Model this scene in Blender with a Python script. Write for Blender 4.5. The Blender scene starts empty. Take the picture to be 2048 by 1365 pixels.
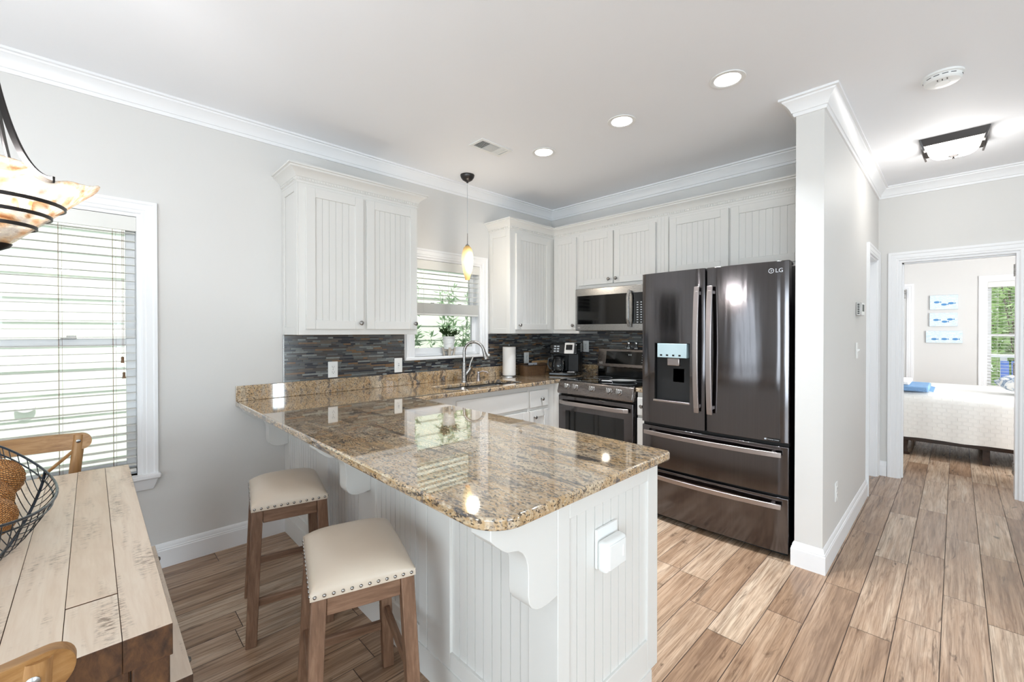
import bpy, bmesh, math, random
from mathutils import Vector, Matrix, noise as mnoise
random.seed(7)
PI = math.pi
SC = bpy.context.scene
COL = SC.collection

# ------------------------------------------------------------------ camera
CAM_H = 1.36
cam_d = bpy.data.cameras.new('camera'); cam = bpy.data.objects.new('camera', cam_d); COL.objects.link(cam)
YAW, PITCH, FPX, CYPX = .7988, -.0066, 864.4, 668.2
cam_d.sensor_fit = 'HORIZONTAL'; cam_d.sensor_width = 36.0
cam_d.lens = FPX / 2048 * 36.0
cam_d.shift_y = (CYPX - 682.5) / 2048
cam_d.clip_start = .05; cam_d.clip_end = 200
cam.location = (0, 0, CAM_H)
cam.rotation_euler = (PI / 2 + PITCH, 0, YAW - PI / 2)
SC.camera = cam

# ------------------------------------------------------------------ view, sky, sun, window daylight and fill
SC.view_settings.view_transform = 'Standard'
SC.view_settings.look = 'None'
SC.view_settings.exposure = 0.63
SC.view_settings.gamma = 1.0
SC.view_settings.use_curve_mapping = False
SC.cycles.use_denoising = True
SC.cycles.max_bounces = 12
SC.cycles.diffuse_bounces = 6
SC.cycles.transparent_max_bounces = 24
SC.cycles.sample_clamp_indirect = 6.0
SC.cycles.caustics_reflective = False
SC.cycles.caustics_refractive = False

world = bpy.data.worlds.new('sky'); SC.world = world; world.use_nodes = True
bgn = world.node_tree.nodes['Background']
bgn.inputs['Color'].default_value = (.80, .90, 1.0, 1); bgn.inputs['Strength'].default_value = 1.45

def add_light(name, kind, loc, rot=(0, 0, 0), power=10, color=(1, 1, 1), **kw):
    d = bpy.data.lights.new(name, kind); d.energy = power; d.color = color
    for k, v in kw.items(): setattr(d, k, v)
    o = bpy.data.objects.new(name, d); COL.objects.link(o); o.location = loc; o.rotation_euler = rot
    return o
sun = add_light('sun', 'SUN', (0, -6, 12), (math.radians(20), 0, math.radians(12)), 5.6, (1, .96, .90), angle=math.radians(.6))
RX0, RY0 = -2.80, -3.20            # west and south walls of the living area
DAY = (.77, .91, 1.0)
# daylight through the living-room windows behind and beside the camera, then two added fill lights
for nm, loc, rot, sx, sy, pw in (
        ('daylight_south_window', (-1.45, RY0 - .03, 1.30), (-PI / 2, 0, PI), 1.05, 1.45, 19),
        ('daylight_south_window', (.75, RY0 - .03, 1.30), (-PI / 2, 0, PI), 1.05, 1.45, 22),
        ('daylight_south_window', (2.70, RY0 - .03, 1.20), (-PI / 2, 0, PI), .22, 1.65, 15),
        ('daylight_west_window', (RX0 - .03, 2.35, 1.30), (-PI / 2, 0, PI / 2), .62, 1.45, 4),
        ('daylight_west_window', (RX0 - .03, 1.05, 1.30), (-PI / 2, 0, PI / 2), .62, 1.45, 9),
        ('patio_fill_light', (RX0 - .03, -1.45, 1.08), (-PI / 2, 0, PI / 2), 2.3, 1.95, 80),  # unseen patio opening, added as fill for the peninsula's west face
        ('daylight_bedroom_window', (6.25, -2.43, 1.4), (-PI / 2, 0, PI), 1.3, 1.45, 82)):  # unseen side opening, added as fill to brighten the bedroom
    o = add_light(nm, 'AREA', loc, rot, pw, (.93, .97, 1) if 'bedroom' in nm else DAY, shape='RECTANGLE', size=sx, size_y=sy)
for nm, loc, rot, sx, sy in (('sky_portal', (-.27, 3.36, 1.28), (-PI / 2, 0, 0), .95, 1.46),
                             ('sky_portal', (2.31, 3.36, 1.57), (-PI / 2, 0, 0), .75, .86),
                             ('sky_portal', (9.48, -.72, 1.3), (PI / 2, 0, PI / 2), .85, 1.5)):
    o = add_light(nm, 'AREA', loc, rot, 1, (1, 1, 1), shape='RECTANGLE', size=sx, size_y=sy); o.data.cycles.is_portal = True

# ------------------------------------------------------------------ mesh builder
def ident(x, y, z): return (x, y, z)
class MB:
    def __init__(s, mp=None): s.bm = bmesh.new(); s.mp = mp or ident; s.mi = 0
    def v(s, x, y, z): return s.bm.verts.new(s.mp(x, y, z))
    def f(s, vs):
        try:
            fc = s.bm.faces.new(vs); fc.material_index = s.mi; return fc
        except ValueError: return None
    def box(s, x0, x1, y0, y1, z0, z1):
        V = [s.v(x, y, z) for z in (z0, z1) for y in (y0, y1) for x in (x0, x1)]
        for q in ((0, 2, 3, 1), (4, 5, 7, 6), (0, 1, 5, 4), (2, 6, 7, 3), (0, 4, 6, 2), (1, 3, 7, 5)): s.f([V[i] for i in q])
        return s
    def hexa(s, bot, top):
        A = [s.v(*p) for p in bot]; B = [s.v(*p) for p in top]; n = len(A)
        s.f(A); s.f(B)
        for i in range(n): s.f([A[i], A[(i + 1) % n], B[(i + 1) % n], B[i]])
        return s
    def prism(s, pts, plane, a, b):
        def P(p, h): return {'xy': (p[0], p[1], h), 'xz': (p[0], h, p[1]), 'yz': (h, p[0], p[1])}[plane]
        return s.hexa([P(p, a) for p in pts], [P(p, b) for p in pts])
    def loft(s, rings, cap=True, closed=False):
        R = [[s.v(*p) for p in r] for r in rings]; n = len(R[0]); m = len(R)
        for i in range(m if closed else m - 1):
            A, B = R[i], R[(i + 1) % m]
            for j in range(n): s.f([A[j], A[(j + 1) % n], B[(j + 1) % n], B[j]])
        if cap and not closed: s.f(R[0]); s.f(R[-1])
        return s
    def tube(s, pts, r, n=10, closed=False, w=None, h=None, up=None, cap=True):
        P = [Vector(p) for p in pts]; m = len(P); rings = []; prev = None
        for i in range(m):
            if closed: t = P[(i + 1) % m] - P[(i - 1) % m]
            else: t = P[min(i + 1, m - 1)] - P[max(i - 1, 0)]
            t.normalize()
            if up is not None: a = t.cross(Vector(up))
            elif prev is None: a = t.cross(Vector((0, 0, 1)) if abs(t.z) < .9 else Vector((1, 0, 0)))
            else: a = prev - t * prev.dot(t)
            a.normalize(); prev = a; b = a.cross(t)
            rr = r[i] if isinstance(r, (list, tuple)) else r
            if w is None: rings.append([P[i] + (a * math.cos(2 * PI * k / n) + b * math.sin(2 * PI * k / n)) * rr for k in range(n)])
            else: rings.append([P[i] + a * (sx * w / 2) + b * (sy * h / 2) for sx, sy in ((-1, -1), (1, -1), (1, 1), (-1, 1))])
        return s.loft(rings, cap, closed)
    def lathe(s, prof, c=(0, 0, 0), axis='z', n=24, cap=True):
        rings = []
        for r, z in prof:
            ring = []
            for k in range(n):
                a = 2 * PI * k / n; u, w = r * math.cos(a), r * math.sin(a)
                d = {'z': (u, w, z), 'x': (z, u, w), 'y': (u, z, w), '-x': (-z, u, w), '-y': (u, -z, w)}[axis]
                ring.append((c[0] + d[0], c[1] + d[1], c[2] + d[2]))
            rings.append(ring)
        return s.loft(rings, cap)
    def ball(s, c, r, n=16, sz=1):
        k = max(6, n // 2)
        return s.lathe([(max(1e-4, r * math.sin(PI * i / k)), -r * sz * math.cos(PI * i / k)) for i in range(k + 1)], c, n=n)
    def sweep(s, path, prof, cap=True):
        """mitred moulding; prof = (outward distance, z); outward is to the right of the walk"""
        P = [Vector((p[0], p[1])) for p in path]; m = len(P); N = []
        for i in range(m - 1):
            d = (P[i + 1] - P[i]).normalized(); N.append(Vector((d.y, -d.x)))
        rings = []
        for i in range(m):
            if i == 0: o = N[0]
            elif i == m - 1: o = N[-1]
            else: o = (N[i - 1] + N[i]); o = o / max(.05, (1 + N[i - 1].dot(N[i])))
            rings.append([(P[i].x + o.x * d, P[i].y + o.y * d, z) for d, z in prof])
        return s.loft(rings, cap)
    def xf(s, M): bmesh.ops.transform(s.bm, matrix=M, verts=s.bm.verts[:]); return s
    def build(s, name, mat, parent=None, bevel=0, seg=2, smooth=38, local=False, recalc=True, weld=False):
        if weld: bmesh.ops.remove_doubles(s.bm, verts=s.bm.verts[:], dist=1e-5)
        if recalc: bmesh.ops.recalc_face_normals(s.bm, faces=s.bm.faces[:])
        if parent is not None and not local:
            off = Vector((0, 0, 0)); p = parent
            while p is not None: off += p.location; p = p.parent
            bmesh.ops.translate(s.bm, vec=-off, verts=s.bm.verts[:])
        me = bpy.data.meshes.new(name); s.bm.to_mesh(me); s.bm.free()
        for mm in (mat if isinstance(mat, (list, tuple)) else [mat]): me.materials.append(mm)
        if smooth:
            me.polygons.foreach_set('use_smooth', [True] * len(me.polygons)); me.set_sharp_from_angle(angle=math.radians(smooth))
        o = bpy.data.objects.new(name, me); COL.objects.link(o)
        if parent is not None: o.parent = parent
        if bevel:
            b = o.modifiers.new('edge', 'BEVEL'); b.width = bevel; b.segments = seg; b.limit_method = 'ANGLE'; b.angle_limit = math.radians(40)
            b.harden_normals = False
        return o
def thing(name, label, cat, loc=(0, 0, 0), group=None, rot=0):
    o = bpy.data.objects.new(name, None); COL.objects.link(o); o.empty_display_size = .1
    o.location = loc; o.rotation_euler = (0, 0, rot); o['label'] = label; o['category'] = cat
    if group: o['group'] = group
    return o
def tag(o, label, cat, group=None, kind=None):
    o['label'] = label; o['category'] = cat
    if group: o['group'] = group
    if kind: o['kind'] = kind
    return o
def struct(o): o['kind'] = 'structure'; return o
def sempty(name, loc=(0, 0, 0)):
    o = bpy.data.objects.new(name, None); COL.objects.link(o); o.location = loc; o['kind'] = 'structure'; return o
def dup(root, loc, rot, label, group=None):
    r = root.copy(); COL.objects.link(r); r.location = loc; r.rotation_euler = (0, 0, rot); r['label'] = label
    if group: r['group'] = group
    for ch in list(root.children):
        c = ch.copy(); COL.objects.link(c); c.parent = r
        for g in list(ch.children):
            d = g.copy(); COL.objects.link(d); d.parent = c
    return r
def cut(o, cutters):
    """boolean-cut meshes out of o, baked into its mesh"""
    for c in cutters:
        m = o.modifiers.new('cut', 'BOOLEAN'); m.operation = 'DIFFERENCE'; m.solver = 'EXACT'; m.object = c
    dg = bpy.context.evaluated_depsgraph_get(); dg.update()
    me = bpy.data.meshes.new_from_object(o.evaluated_get(dg)); o.modifiers.clear()
    o.data = me
    for c in cutters: bpy.data.objects.remove(c)
    return o
def text(name, body, size, M, mat, parent, depth=.0006):
    cu = bpy.data.curves.new(name, 'FONT'); cu.body = body; cu.size = size; cu.extrude = depth; cu.align_x = 'CENTER'; cu.align_y = 'CENTER'; cu.resolution_u = 3
    t = bpy.data.objects.new(name, cu); COL.objects.link(t)
    dg = bpy.context.evaluated_depsgraph_get(); dg.update()
    me = bpy.data.meshes.new_from_object(t.evaluated_get(dg)); bpy.data.objects.remove(t)
    off = Vector((0, 0, 0)); p = parent
    while p is not None: off += p.location; p = p.parent
    me.transform(Matrix.Translation(-off) @ M); me.materials.clear(); me.materials.append(mat)
    o = bpy.data.objects.new(name, me); COL.objects.link(o); o.parent = parent
    return o
def west_text_matrix(x, y, z, tilt=0):      # lettering that faces -x and reads left (north) to right (south)
    R = Matrix(((0, 0, -1), (-1, 0, 0), (0, 1, 0))).to_4x4()
    return Matrix.Translation((x, y, z)) @ Matrix.Rotation(tilt, 4, 'Y') @ R

# ------------------------------------------------------------------ materials
def hexc(h):
    h = h.lstrip('#'); c = [int(h[i:i + 2], 16) / 255 for i in (0, 2, 4)]
    return tuple((x / 12.92 if x <= .04045 else ((x + .055) / 1.055) ** 2.4) for x in c) + (1,)
class NT:
    def __init__(s, name):
        s.m = bpy.data.materials.new(name); s.m.use_nodes = True; s.t = s.m.node_tree; s.n = s.t.nodes; s.p = s.n['Principled BSDF']; s.out = s.n['Material Output']
    def node(s, t, **kw):
        n = s.n.new(t)
        for k, v in kw.items(): setattr(n, k, v)
        return n
    def link(s, a, b): s.t.links.new(a, b)
    def math(s, op, a, b=None, c=None):
        n = s.node('ShaderNodeMath', operation=op)
        for i, x in enumerate((a, b, c)):
            if x is None: continue
            if isinstance(x, (int, float)): n.inputs[i].default_value = x
            else: s.link(x, n.inputs[i])
        return n.outputs[0]
    def coords(s, kind='Object', scale=(1, 1, 1), rot=(0, 0, 0), src=None):
        if src is None: src = s.node('ShaderNodeTexCoord').outputs[kind]
        m = s.node('ShaderNodeMapping'); m.inputs['Scale'].default_value = scale; m.inputs['Rotation'].default_value = rot
        s.link(src, m.inputs['Vector']); return m.outputs[0]
    def noise(s, vec, scale=5, detail=4, rough=.5, dist=0):
        n = s.node('ShaderNodeTexNoise'); n.inputs['Scale'].default_value = scale; n.inputs['Detail'].default_value = detail
        n.inputs['Roughness'].default_value = rough; n.inputs['Distortion'].default_value = dist
        if vec is not None: s.link(vec, n.inputs['Vector'])
        return n.outputs['Fac']
    def voro(s, vec, scale=5, out='Distance', feature='F1'):
        n = s.node('ShaderNodeTexVoronoi', feature=feature); n.inputs['Scale'].default_value = scale
        s.link(vec, n.inputs['Vector']); return n.outputs[out]
    def ramp(s, fac, stops, interp='LINEAR'):
        n = s.node('ShaderNodeValToRGB'); e = n.color_ramp.elements; n.color_ramp.interpolation = interp
        while len(e) < len(stops): e.new(.5)
        for el, (p, c) in zip(e, stops):
            el.position = p; el.color = c if len(c) == 4 else tuple(c) + (1,)
        s.link(fac, n.inputs[0]); return n.outputs[0]
    def mix(s, fac, a, b, mode='MIX'):
        n = s.node('ShaderNodeMix', data_type='RGBA', blend_type=mode)
        for i, x in ((0, fac), (6, a), (7, b)):
            if isinstance(x, (int, float)): n.inputs[i].default_value = x
            elif isinstance(x, tuple): n.inputs[i].default_value = x
            else: s.link(x, n.inputs[i])
        return n.outputs[2]
    def bump(s, h, strength=.2, dist=.01):
        b = s.node('ShaderNodeBump'); b.inputs['Strength'].default_value = strength; b.inputs['Distance'].default_value = dist
        s.link(h, b.inputs['Height']); s.link(b.outputs[0], s.p.inputs['Normal']); return b
    def set(s, color=None, rough=None, metal=None, spec=None, coat=None):
        if color is not None:
            if isinstance(color, tuple): s.p.inputs['Base Color'].default_value = color
            else: s.link(color, s.p.inputs['Base Color'])
        if rough is not None:
            if isinstance(rough, (int, float)): s.p.inputs['Roughness'].default_value = rough
            else: s.link(rough, s.p.inputs['Roughness'])
        if metal is not None: s.p.inputs['Metallic'].default_value = metal
        if spec is not None: s.p.inputs['Specular IOR Level'].default_value = spec
        if coat is not None: s.p.inputs['Coat Weight'].default_value = coat; s.p.inputs['Coat Roughness'].default_value = .08
        return s
def paint(name, col, rough=.5, bumpscale=0, bs=.1, bd=.002, spec=.5):
    t = NT(name); v = t.coords(); n = t.noise(v, 3, 3)
    c = hexc(col); t.set(t.mix(n, tuple(x * .985 for x in c[:3]) + (1,), c), rough, spec=spec)
    if bumpscale: t.bump(t.noise(v, bumpscale, 3), bs, bd)
    return t.m
def metal(name, col, rough=.25, streak=None):
    t = NT(name); t.set(hexc(col), rough, 1.0)
    v = t.coords(scale=streak or (6, 6, 6)); n = t.noise(v, 12, 3)
    t.link(t.math('MULTIPLY_ADD', n, .08, rough - .04), t.p.inputs['Roughness'])
    return t.m
def plain(name, col, rough=.4, spec=.5, metalv=0):
    t = NT(name); v = t.coords(); n = t.noise(v, 9, 2); c = hexc(col)
    t.set(t.mix(n, tuple(x * .96 for x in c[:3]) + (1,), c), rough, metalv, spec); return t.m
def emit(name, col, strength):
    t = NT(name); c = hexc(col); t.set(c, .4); t.p.inputs['Emission Color'].default_value = c; t.p.inputs['Emission Strength'].default_value = strength; return t.m
def wood(name, c1, c2, c3, scale=(60, 60, 4), rough=.5, bs=.15, coords='Object'):
    t = NT(name); v = t.coords(coords, scale); n = t.noise(v, 1.0, 6, .62, .4)
    fine = t.noise(t.coords(coords, tuple(x * 4 for x in scale)), 1.0, 3, .6)
    col = t.ramp(n, [(.28, hexc(c1)), (.5, hexc(c2)), (.72, hexc(c3))])
    col = t.mix(t.math('MULTIPLY', t.ramp(fine, [(.5, (0, 0, 0)), (.72, (1, 1, 1))]), .35), col, hexc(c3))
    t.set(col, rough); t.bump(fine, bs, .002); return t.m
def glass(name, tint=(1, 1, 1, 1), refl=.08, rough=0):
    t = NT(name); t.n.remove(t.p)
    a = t.node('ShaderNodeBsdfTransparent'); a.inputs[0].default_value = tint
    g = t.node('ShaderNodeBsdfGlossy'); g.inputs['Roughness'].default_value = rough
    fr = t.node('ShaderNodeFresnel'); fr.inputs[0].default_value = 1.45
    mx = t.node('ShaderNodeMixShader'); t.link(fr.outputs[0], mx.inputs[0]); t.link(a.outputs[0], mx.inputs[1]); t.link(g.outputs[0], mx.inputs[2])
    t.link(mx.outputs[0], t.out.inputs[0]); return t.m

M = {}
M['wall'] = paint('wall_paint', '#dad8d5', .55, 220, .10, .0015)
M['wall2'] = paint('bedroom_paint', '#dcdad7', .55, 220, .08, .0015)
M['ceil'] = paint('ceiling_paint', '#f2f3f6', .7, 90, .06, .002)
M['trim'] = paint('trim_paint', '#efeff0', .35)
M['cab'] = paint('cabinet_paint', '#dfddd9', .38)
M['white'] = plain('white_plastic', '#eeeeec', .35)
M['blind'] = plain('blind_slat_white', '#e4e3de', .5)
M['nickel'] = metal('satin_nickel', '#a19d99', .27)
M['steel'] = metal('brushed_steel', '#a9a7a5', .28, (4, 4, 90))
M['chrome'] = metal('polished_metal', '#d9d9d9', .1)
M['iron'] = metal('dark_iron', '#43403f', .42)
M['bronze'] = metal('aged_bronze', '#4a4746', .38)
M['black'] = plain('black_plastic', '#0a0a0b', .38, .35)
M['blackgloss'] = plain('black_glass', '#070708', .06, .6)
M['darkgap'] = plain('black_gasket', '#0b0b0c', .6)
M['bluesteel'] = metal('blued_wire', '#3f4650', .28)
M['key'] = plain('grey_lettering', '#b9bcbf', .5)
M['paper'] = plain('paper', '#ece9e6', .85)
M['keypad'] = plain('silver_plastic', '#c9c7c4', .3, .5, .3)
M['glass'] = glass('window_glass')
M['clear'] = glass('clear_glass', (.93, .94, .95, 1))
M['darkwood'] = wood('dark_bed_wood', '#20130c', '#2e1c12', '#3c2718', (30, 3, 30))
M['tassel'] = wood('tassel_wood', '#5b4028', '#6f4f33', '#8a6545', (60, 60, 30))
M['oak'] = wood('limed_oak', '#624633', '#7a5a45', '#96765f', (55, 55, 5), .5, .2)
M['chairwood'] = wood('honey_oak', '#8a5f35', '#a77a48', '#ba9060', (6, 60, 60), .42)
M['chairpost'] = wood('honey_oak_upright', '#8f643a', '#a97c4b', '#bb9264', (60, 60, 5), .42)
M['boardwood'] = wood('cutting_board_wood', '#b98e62', '#c9a174', '#d6b48a', (40, 40, 6), .5)
M['potwood'] = wood('grey_wood', '#a39789', '#b8ad9f', '#c8beb2', (40, 40, 9), .6)

def dark_stainless():
    t = NT('black_stainless'); v = t.coords(scale=(3, 3, .35)); n = t.noise(v, 3.2, 2, .4, .3)
    st = t.noise(t.coords(scale=(250, 250, 1.5)), 1, 2)
    t.set(t.mix(st, hexc('#605d5e'), hexc('#6d696a')), None, 1.0)
    t.link(t.math('MULTIPLY_ADD', st, .04, .10), t.p.inputs['Roughness'])
    t.p.inputs['Anisotropic'].default_value = .4; t.p.inputs['Anisotropic Rotation'].default_value = .25
    t.bump(n, .14, .012); return t.m
M['dss'] = dark_stainless()
M['dss2'] = metal('dark_steel_trim', '#b0a7a4', .30, (3, 90, 90))
M['fascia'] = metal('range_fascia_steel', '#8d8581', .27, (3, 3, 90))
M['dss3'] = metal('dark_steel_side', '#3a3837', .4)

def granite():
    t = NT('granite'); g = t.node('ShaderNodeTexCoord').outputs['Object']
    big = t.noise(t.coords(rot=(0, 0, .12), scale=(3.0, .9, 1.8), src=g), 2.1, 7, .66, 1.1)
    base = t.ramp(big, [(.26, hexc('#5e5954')), (.36, hexc('#877665')), (.44, hexc('#ae9068')), (.50, hexc('#bfa078')), (.56, hexc('#a8957f')), (.64, hexc('#cfba9b')), (.76, hexc('#817a74'))])
    flow = t.noise(t.coords(rot=(0, 0, .12), scale=(5.5, 1.3, 2.4), src=g), 9, 7, .78, .9)
    base = t.mix(t.math('MULTIPLY', t.ramp(flow, [(.50, (0, 0, 0)), (.64, (1, 1, 1))]), .8), base, hexc('#d2bfa2'))
    base = t.mix(t.math('MULTIPLY', t.ramp(flow, [(.32, (1, 1, 1)), (.45, (0, 0, 0))]), .8), base, hexc('#6b5743'))
    gold = t.noise(t.coords(rot=(0, 0, .12), scale=(3.5, 1.2, 2), src=g), 5, 5, .7, 1.4)
    base = t.mix(t.math('MULTIPLY', t.ramp(gold, [(.54, (0, 0, 0)), (.68, (1, 1, 1))]), .5), base, hexc('#bd8746'))
    cell = t.node('ShaderNodeTexVoronoi'); cell.inputs['Scale'].default_value = 240; t.link(t.coords(src=g, scale=(1, .5, 1), rot=(0, 0, .12)), cell.inputs['Vector'])
    cr = t.node('ShaderNodeSeparateColor'); t.link(cell.outputs['Color'], cr.inputs[0])
    base = t.mix(t.math('MULTIPLY', t.ramp(cr.outputs[0], [(.80, (0, 0, 0)), (.85, (1, 1, 1))]), .85), base, hexc('#332d2a'))
    base = t.mix(t.math('MULTIPLY', t.ramp(cr.outputs[1], [(.84, (0, 0, 0)), (.9, (1, 1, 1))]), .5), base, hexc('#dccbb2'))
    blot = t.noise(t.coords(src=g, scale=(1.6, .8, 1)), 19, 6, .78)
    base = t.mix(t.math('MULTIPLY', t.ramp(blot, [(.56, (0, 0, 0)), (.62, (1, 1, 1))]), .85), base, hexc('#4a4d54'))
    vein = t.noise(t.coords(scale=(5.5, .55, 2), rot=(0, 0, .10), src=g), 1.5, 7, .62, 1.2)
    vm = t.ramp(vein, [(.585, (0, 0, 0)), (.61, (1, 1, 1)), (.64, (.8, .8, .8)), (.665, (0, 0, 0))])
    base = t.mix(t.math('MULTIPLY', vm, .85), base, hexc('#30333b'))
    t.set(base, .05, 0, .8, .9); t.p.inputs['Coat IOR'].default_value = 1.6; t.p.inputs['Coat Roughness'].default_value = .02; return t.m
M['granite'] = granite()

def attr_planks(name, stops, grain, dark, rough, uvscale=(3, 60), knots=True, spec=.5, scuffs=None, gd=.5):
    """boards: 'tone' colour attribute holds a random triple per board, UV is metres along / across the board"""
    t = NT(name); a = t.node('ShaderNodeVertexColor', layer_name='tone'); sp = t.node('ShaderNodeSeparateColor'); t.link(a.outputs[0], sp.inputs[0])
    uv = t.node('ShaderNodeUVMap', uv_map='uv').outputs[0]
    off = t.node('ShaderNodeCombineXYZ'); t.link(t.math('MULTIPLY', sp.outputs[0], 40), off.inputs[0]); t.link(t.math('MULTIPLY', sp.outputs[1], 40), off.inputs[1])
    ad = t.node('ShaderNodeVectorMath', operation='ADD'); t.link(uv, ad.inputs[0]); t.link(off.outputs[0], ad.inputs[1]); P = ad.outputs[0]
    n1 = t.noise(t.coords(scale=(uvscale[0], uvscale[1], 1), src=P), 1, 6, .65, .9)
    n3 = t.noise(t.coords(scale=(uvscale[0] * 1.5, uvscale[1] * 3, 1), src=P), 1, 3, .6)
    n2 = t.noise(t.coords(scale=(uvscale[0] * .35, uvscale[1] * .22, 1), src=P), 1, 4, .6, 1.2)
    tone = t.math('MULTIPLY_ADD', n2, .9, t.math('MULTIPLY_ADD', sp.outputs[2], .40, -.15))
    col = t.ramp(tone, stops)
    col = t.mix(t.math('MULTIPLY', t.ramp(n1, [(.44, (0, 0, 0)), (.70, (1, 1, 1))]), gd), col, hexc(grain))
    col = t.mix(t.math('MULTIPLY', t.ramp(n3, [(.48, (0, 0, 0)), (.70, (1, 1, 1))]), gd * .6), col, hexc(grain))
    if knots:
        k = t.noise(t.coords(scale=(2.2, 7, 1), src=P), 1, 3, .55, 2.2)
        km = t.ramp(k, [(.66, (0, 0, 0)), (.74, (1, 1, 1))])
        col = t.mix(t.math('MULTIPLY', km, .75), col, hexc(dark))
        k2 = t.noise(t.coords(scale=(1.4, 16, 1), src=P), 1, 5, .6, 1.6)
        col = t.mix(t.math('MULTIPLY', t.ramp(k2, [(.62, (0, 0, 0)), (.68, (1, 1, 1)), (.72, (0, 0, 0))]), .5), col, hexc(dark))
    if scuffs:
        s1 = t.noise(t.coords(scale=(150, 38, 1), src=P), 1, 4, .7)
        s2 = t.noise(t.coords(scale=(3.0, 22, 1), src=P), 1, 3, .6)
        sm = t.math('MULTIPLY', t.ramp(s1, [(.47, (0, 0, 0)), (.60, (1, 1, 1))]), t.ramp(s2, [(.50, (0, 0, 0)), (.66, (1, 1, 1))]))
        col = t.mix(t.math('MULTIPLY', sm, .8), col, hexc(scuffs))
    t.set(col, rough, 0, spec); t.bump(n1, .08, .002); return t.m
M['floor'] = attr_planks('wood_look_tile', [(.12, hexc('#7b614e')), (.36, hexc('#a8896f')), (.55, hexc('#c0a389')), (.78, hexc('#d3bca4'))], '#644a37', '#33231a', .24, gd=.72)
M['grout'] = plain('floor_grout', '#43342a', .8)
M['tabletop'] = attr_planks('reclaimed_boards', [(.2, hexc('#d2bba4')), (.5, hexc('#e2cfbb')), (.8, hexc('#ebdccb'))], '#cdb299', '#8a6a4c', .40, (4, 40), False, scuffs='#6a4d36', gd=.35)
M['tableend'] = wood('shaded_end_grain', '#2c1b10', '#543620', '#74502f', (40, 9, 22), .55)  # brown end grain, darkened further to paint in shade on the table's end
M['benchend'] = wood('bench_dark_edge', '#39261a', '#4c3526', '#6b4d38', (40, 9, 22), .55)

def attr_tile():
    t = NT('mosaic_tile'); a = t.node('ShaderNodeVertexColor', layer_name='tone'); v = t.coords(); n = t.noise(v, 60, 4, .6)
    c = t.mix(t.math('MULTIPLY', n, .55), a.outputs[0], (.02, .02, .025, 1)); t.set(c, .16); return t.m
M['tile'] = attr_tile()
M['tilegrout'] = plain('tile_grout', '#7c6c5e', .8)
def leather():
    t = NT('cream_leather'); v = t.coords(); t.set(t.mix(t.noise(v, 5, 3), hexc('#cab9a6'), hexc('#d8cab9')), .30); t.bump(t.noise(v, 260, 3), .08, .001); return t.m
M['leather'] = leather()
def siding():
    t = NT('lap_siding_paint'); v = t.coords(scale=(1, 1, 14)); t.set(t.mix(t.noise(v, 3, 4), hexc('#d2dacd'), hexc('#dee5da')), .6); t.bump(t.noise(t.coords(scale=(2, 2, 30)), 4, 3), .2, .004); return t.m
M['siding'] = siding()
def leafmat(name, c1, c2):
    t = NT(name); v = t.coords(); t.set(t.mix(t.noise(v, 14, 3), hexc(c1), hexc(c2)), .5)
    tr = t.node('ShaderNodeBsdfTranslucent'); t.link(t.p.inputs['Base Color'].links[0].from_socket, tr.inputs[0])
    mx = t.node('ShaderNodeMixShader'); mx.inputs[0].default_value = .42; t.link(t.p.outputs[0], mx.inputs[1]); t.link(tr.outputs[0], mx.inputs[2]); t.link(mx.outputs[0], t.out.inputs[0]); return t.m
M['olive'] = leafmat('olive_leaf', '#6f8d68', '#a9c0a2')
M['treeleaf'] = leafmat('bright_leaf', '#a9ca78', '#e2efc2')
M['darkleaf'] = leafmat('dark_leaf', '#1d3016', '#3c5a2a')
M['bark'] = wood('bark', '#4a3a2c', '#5d4a39', '#75604b', (9, 9, 3), .8)
def weave(name, c1, c2, c3, sc):
    t = NT(name); uv = t.node('ShaderNodeTexCoord').outputs['UV']
    b = t.node('ShaderNodeTexBrick'); b.inputs['Scale'].default_value = sc; b.inputs['Mortar Size'].default_value = .045; b.inputs['Brick Width'].default_value = .5; b.inputs['Row Height'].default_value = .3
    b.inputs['Color1'].default_value = hexc(c1); b.inputs['Color2'].default_value = hexc(c2); b.inputs['Mortar'].default_value = hexc(c3)
    t.link(uv, b.inputs['Vector']); t.set(b.outputs['Color'], .55)
    bb = t.math('SUBTRACT', 1.0, b.outputs['Fac']); t.bump(bb, .8, .004); return t.m
M['rattan'] = weave('rattan_weave', '#dda566', '#b97836', '#3a1f0f', 14)
M['wicker'] = weave('wicker_weave', '#80603f', '#65472d', '#26170d', 12)
def quilt():
    t = NT('white_quilt'); uv = t.coords('Object', (1, 1, 1))
    b = t.node('ShaderNodeTexBrick'); b.inputs['Scale'].default_value = 12; b.inputs['Mortar Size'].default_value = .06; b.inputs['Brick Width'].default_value = .9; b.inputs['Row Height'].default_value = .5
    sx = t.node('ShaderNodeSeparateXYZ'); t.link(uv, sx.inputs[0]); cx = t.node('ShaderNodeCombineXYZ')
    t.link(sx.outputs[1], cx.inputs[0]); t.link(t.math('ADD', sx.outputs[2], sx.outputs[0]), cx.inputs[1]); t.link(cx.outputs[0], b.inputs['Vector'])
    b.inputs['Color1'].default_value = (1, 1, 1, 1); b.inputs['Color2'].default_value = (1, 1, 1, 1); b.inputs['Mortar'].default_value = (0, 0, 0, 1)
    t.set(hexc('#efede8'), .8); t.bump(b.outputs['Color'], .9, .02); return t.m
M['quilt'] = quilt()
def throwm():
    t = NT('blue_throw'); v = t.coords(scale=(1, 1, 1)); n = t.noise(v, 120, 3, .7)
    t.set(t.mix(n, hexc('#3a78b4'), hexc('#a9c8e4')), .9); t.bump(n, .6, .006); return t.m
M['throw'] = throwm()
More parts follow.
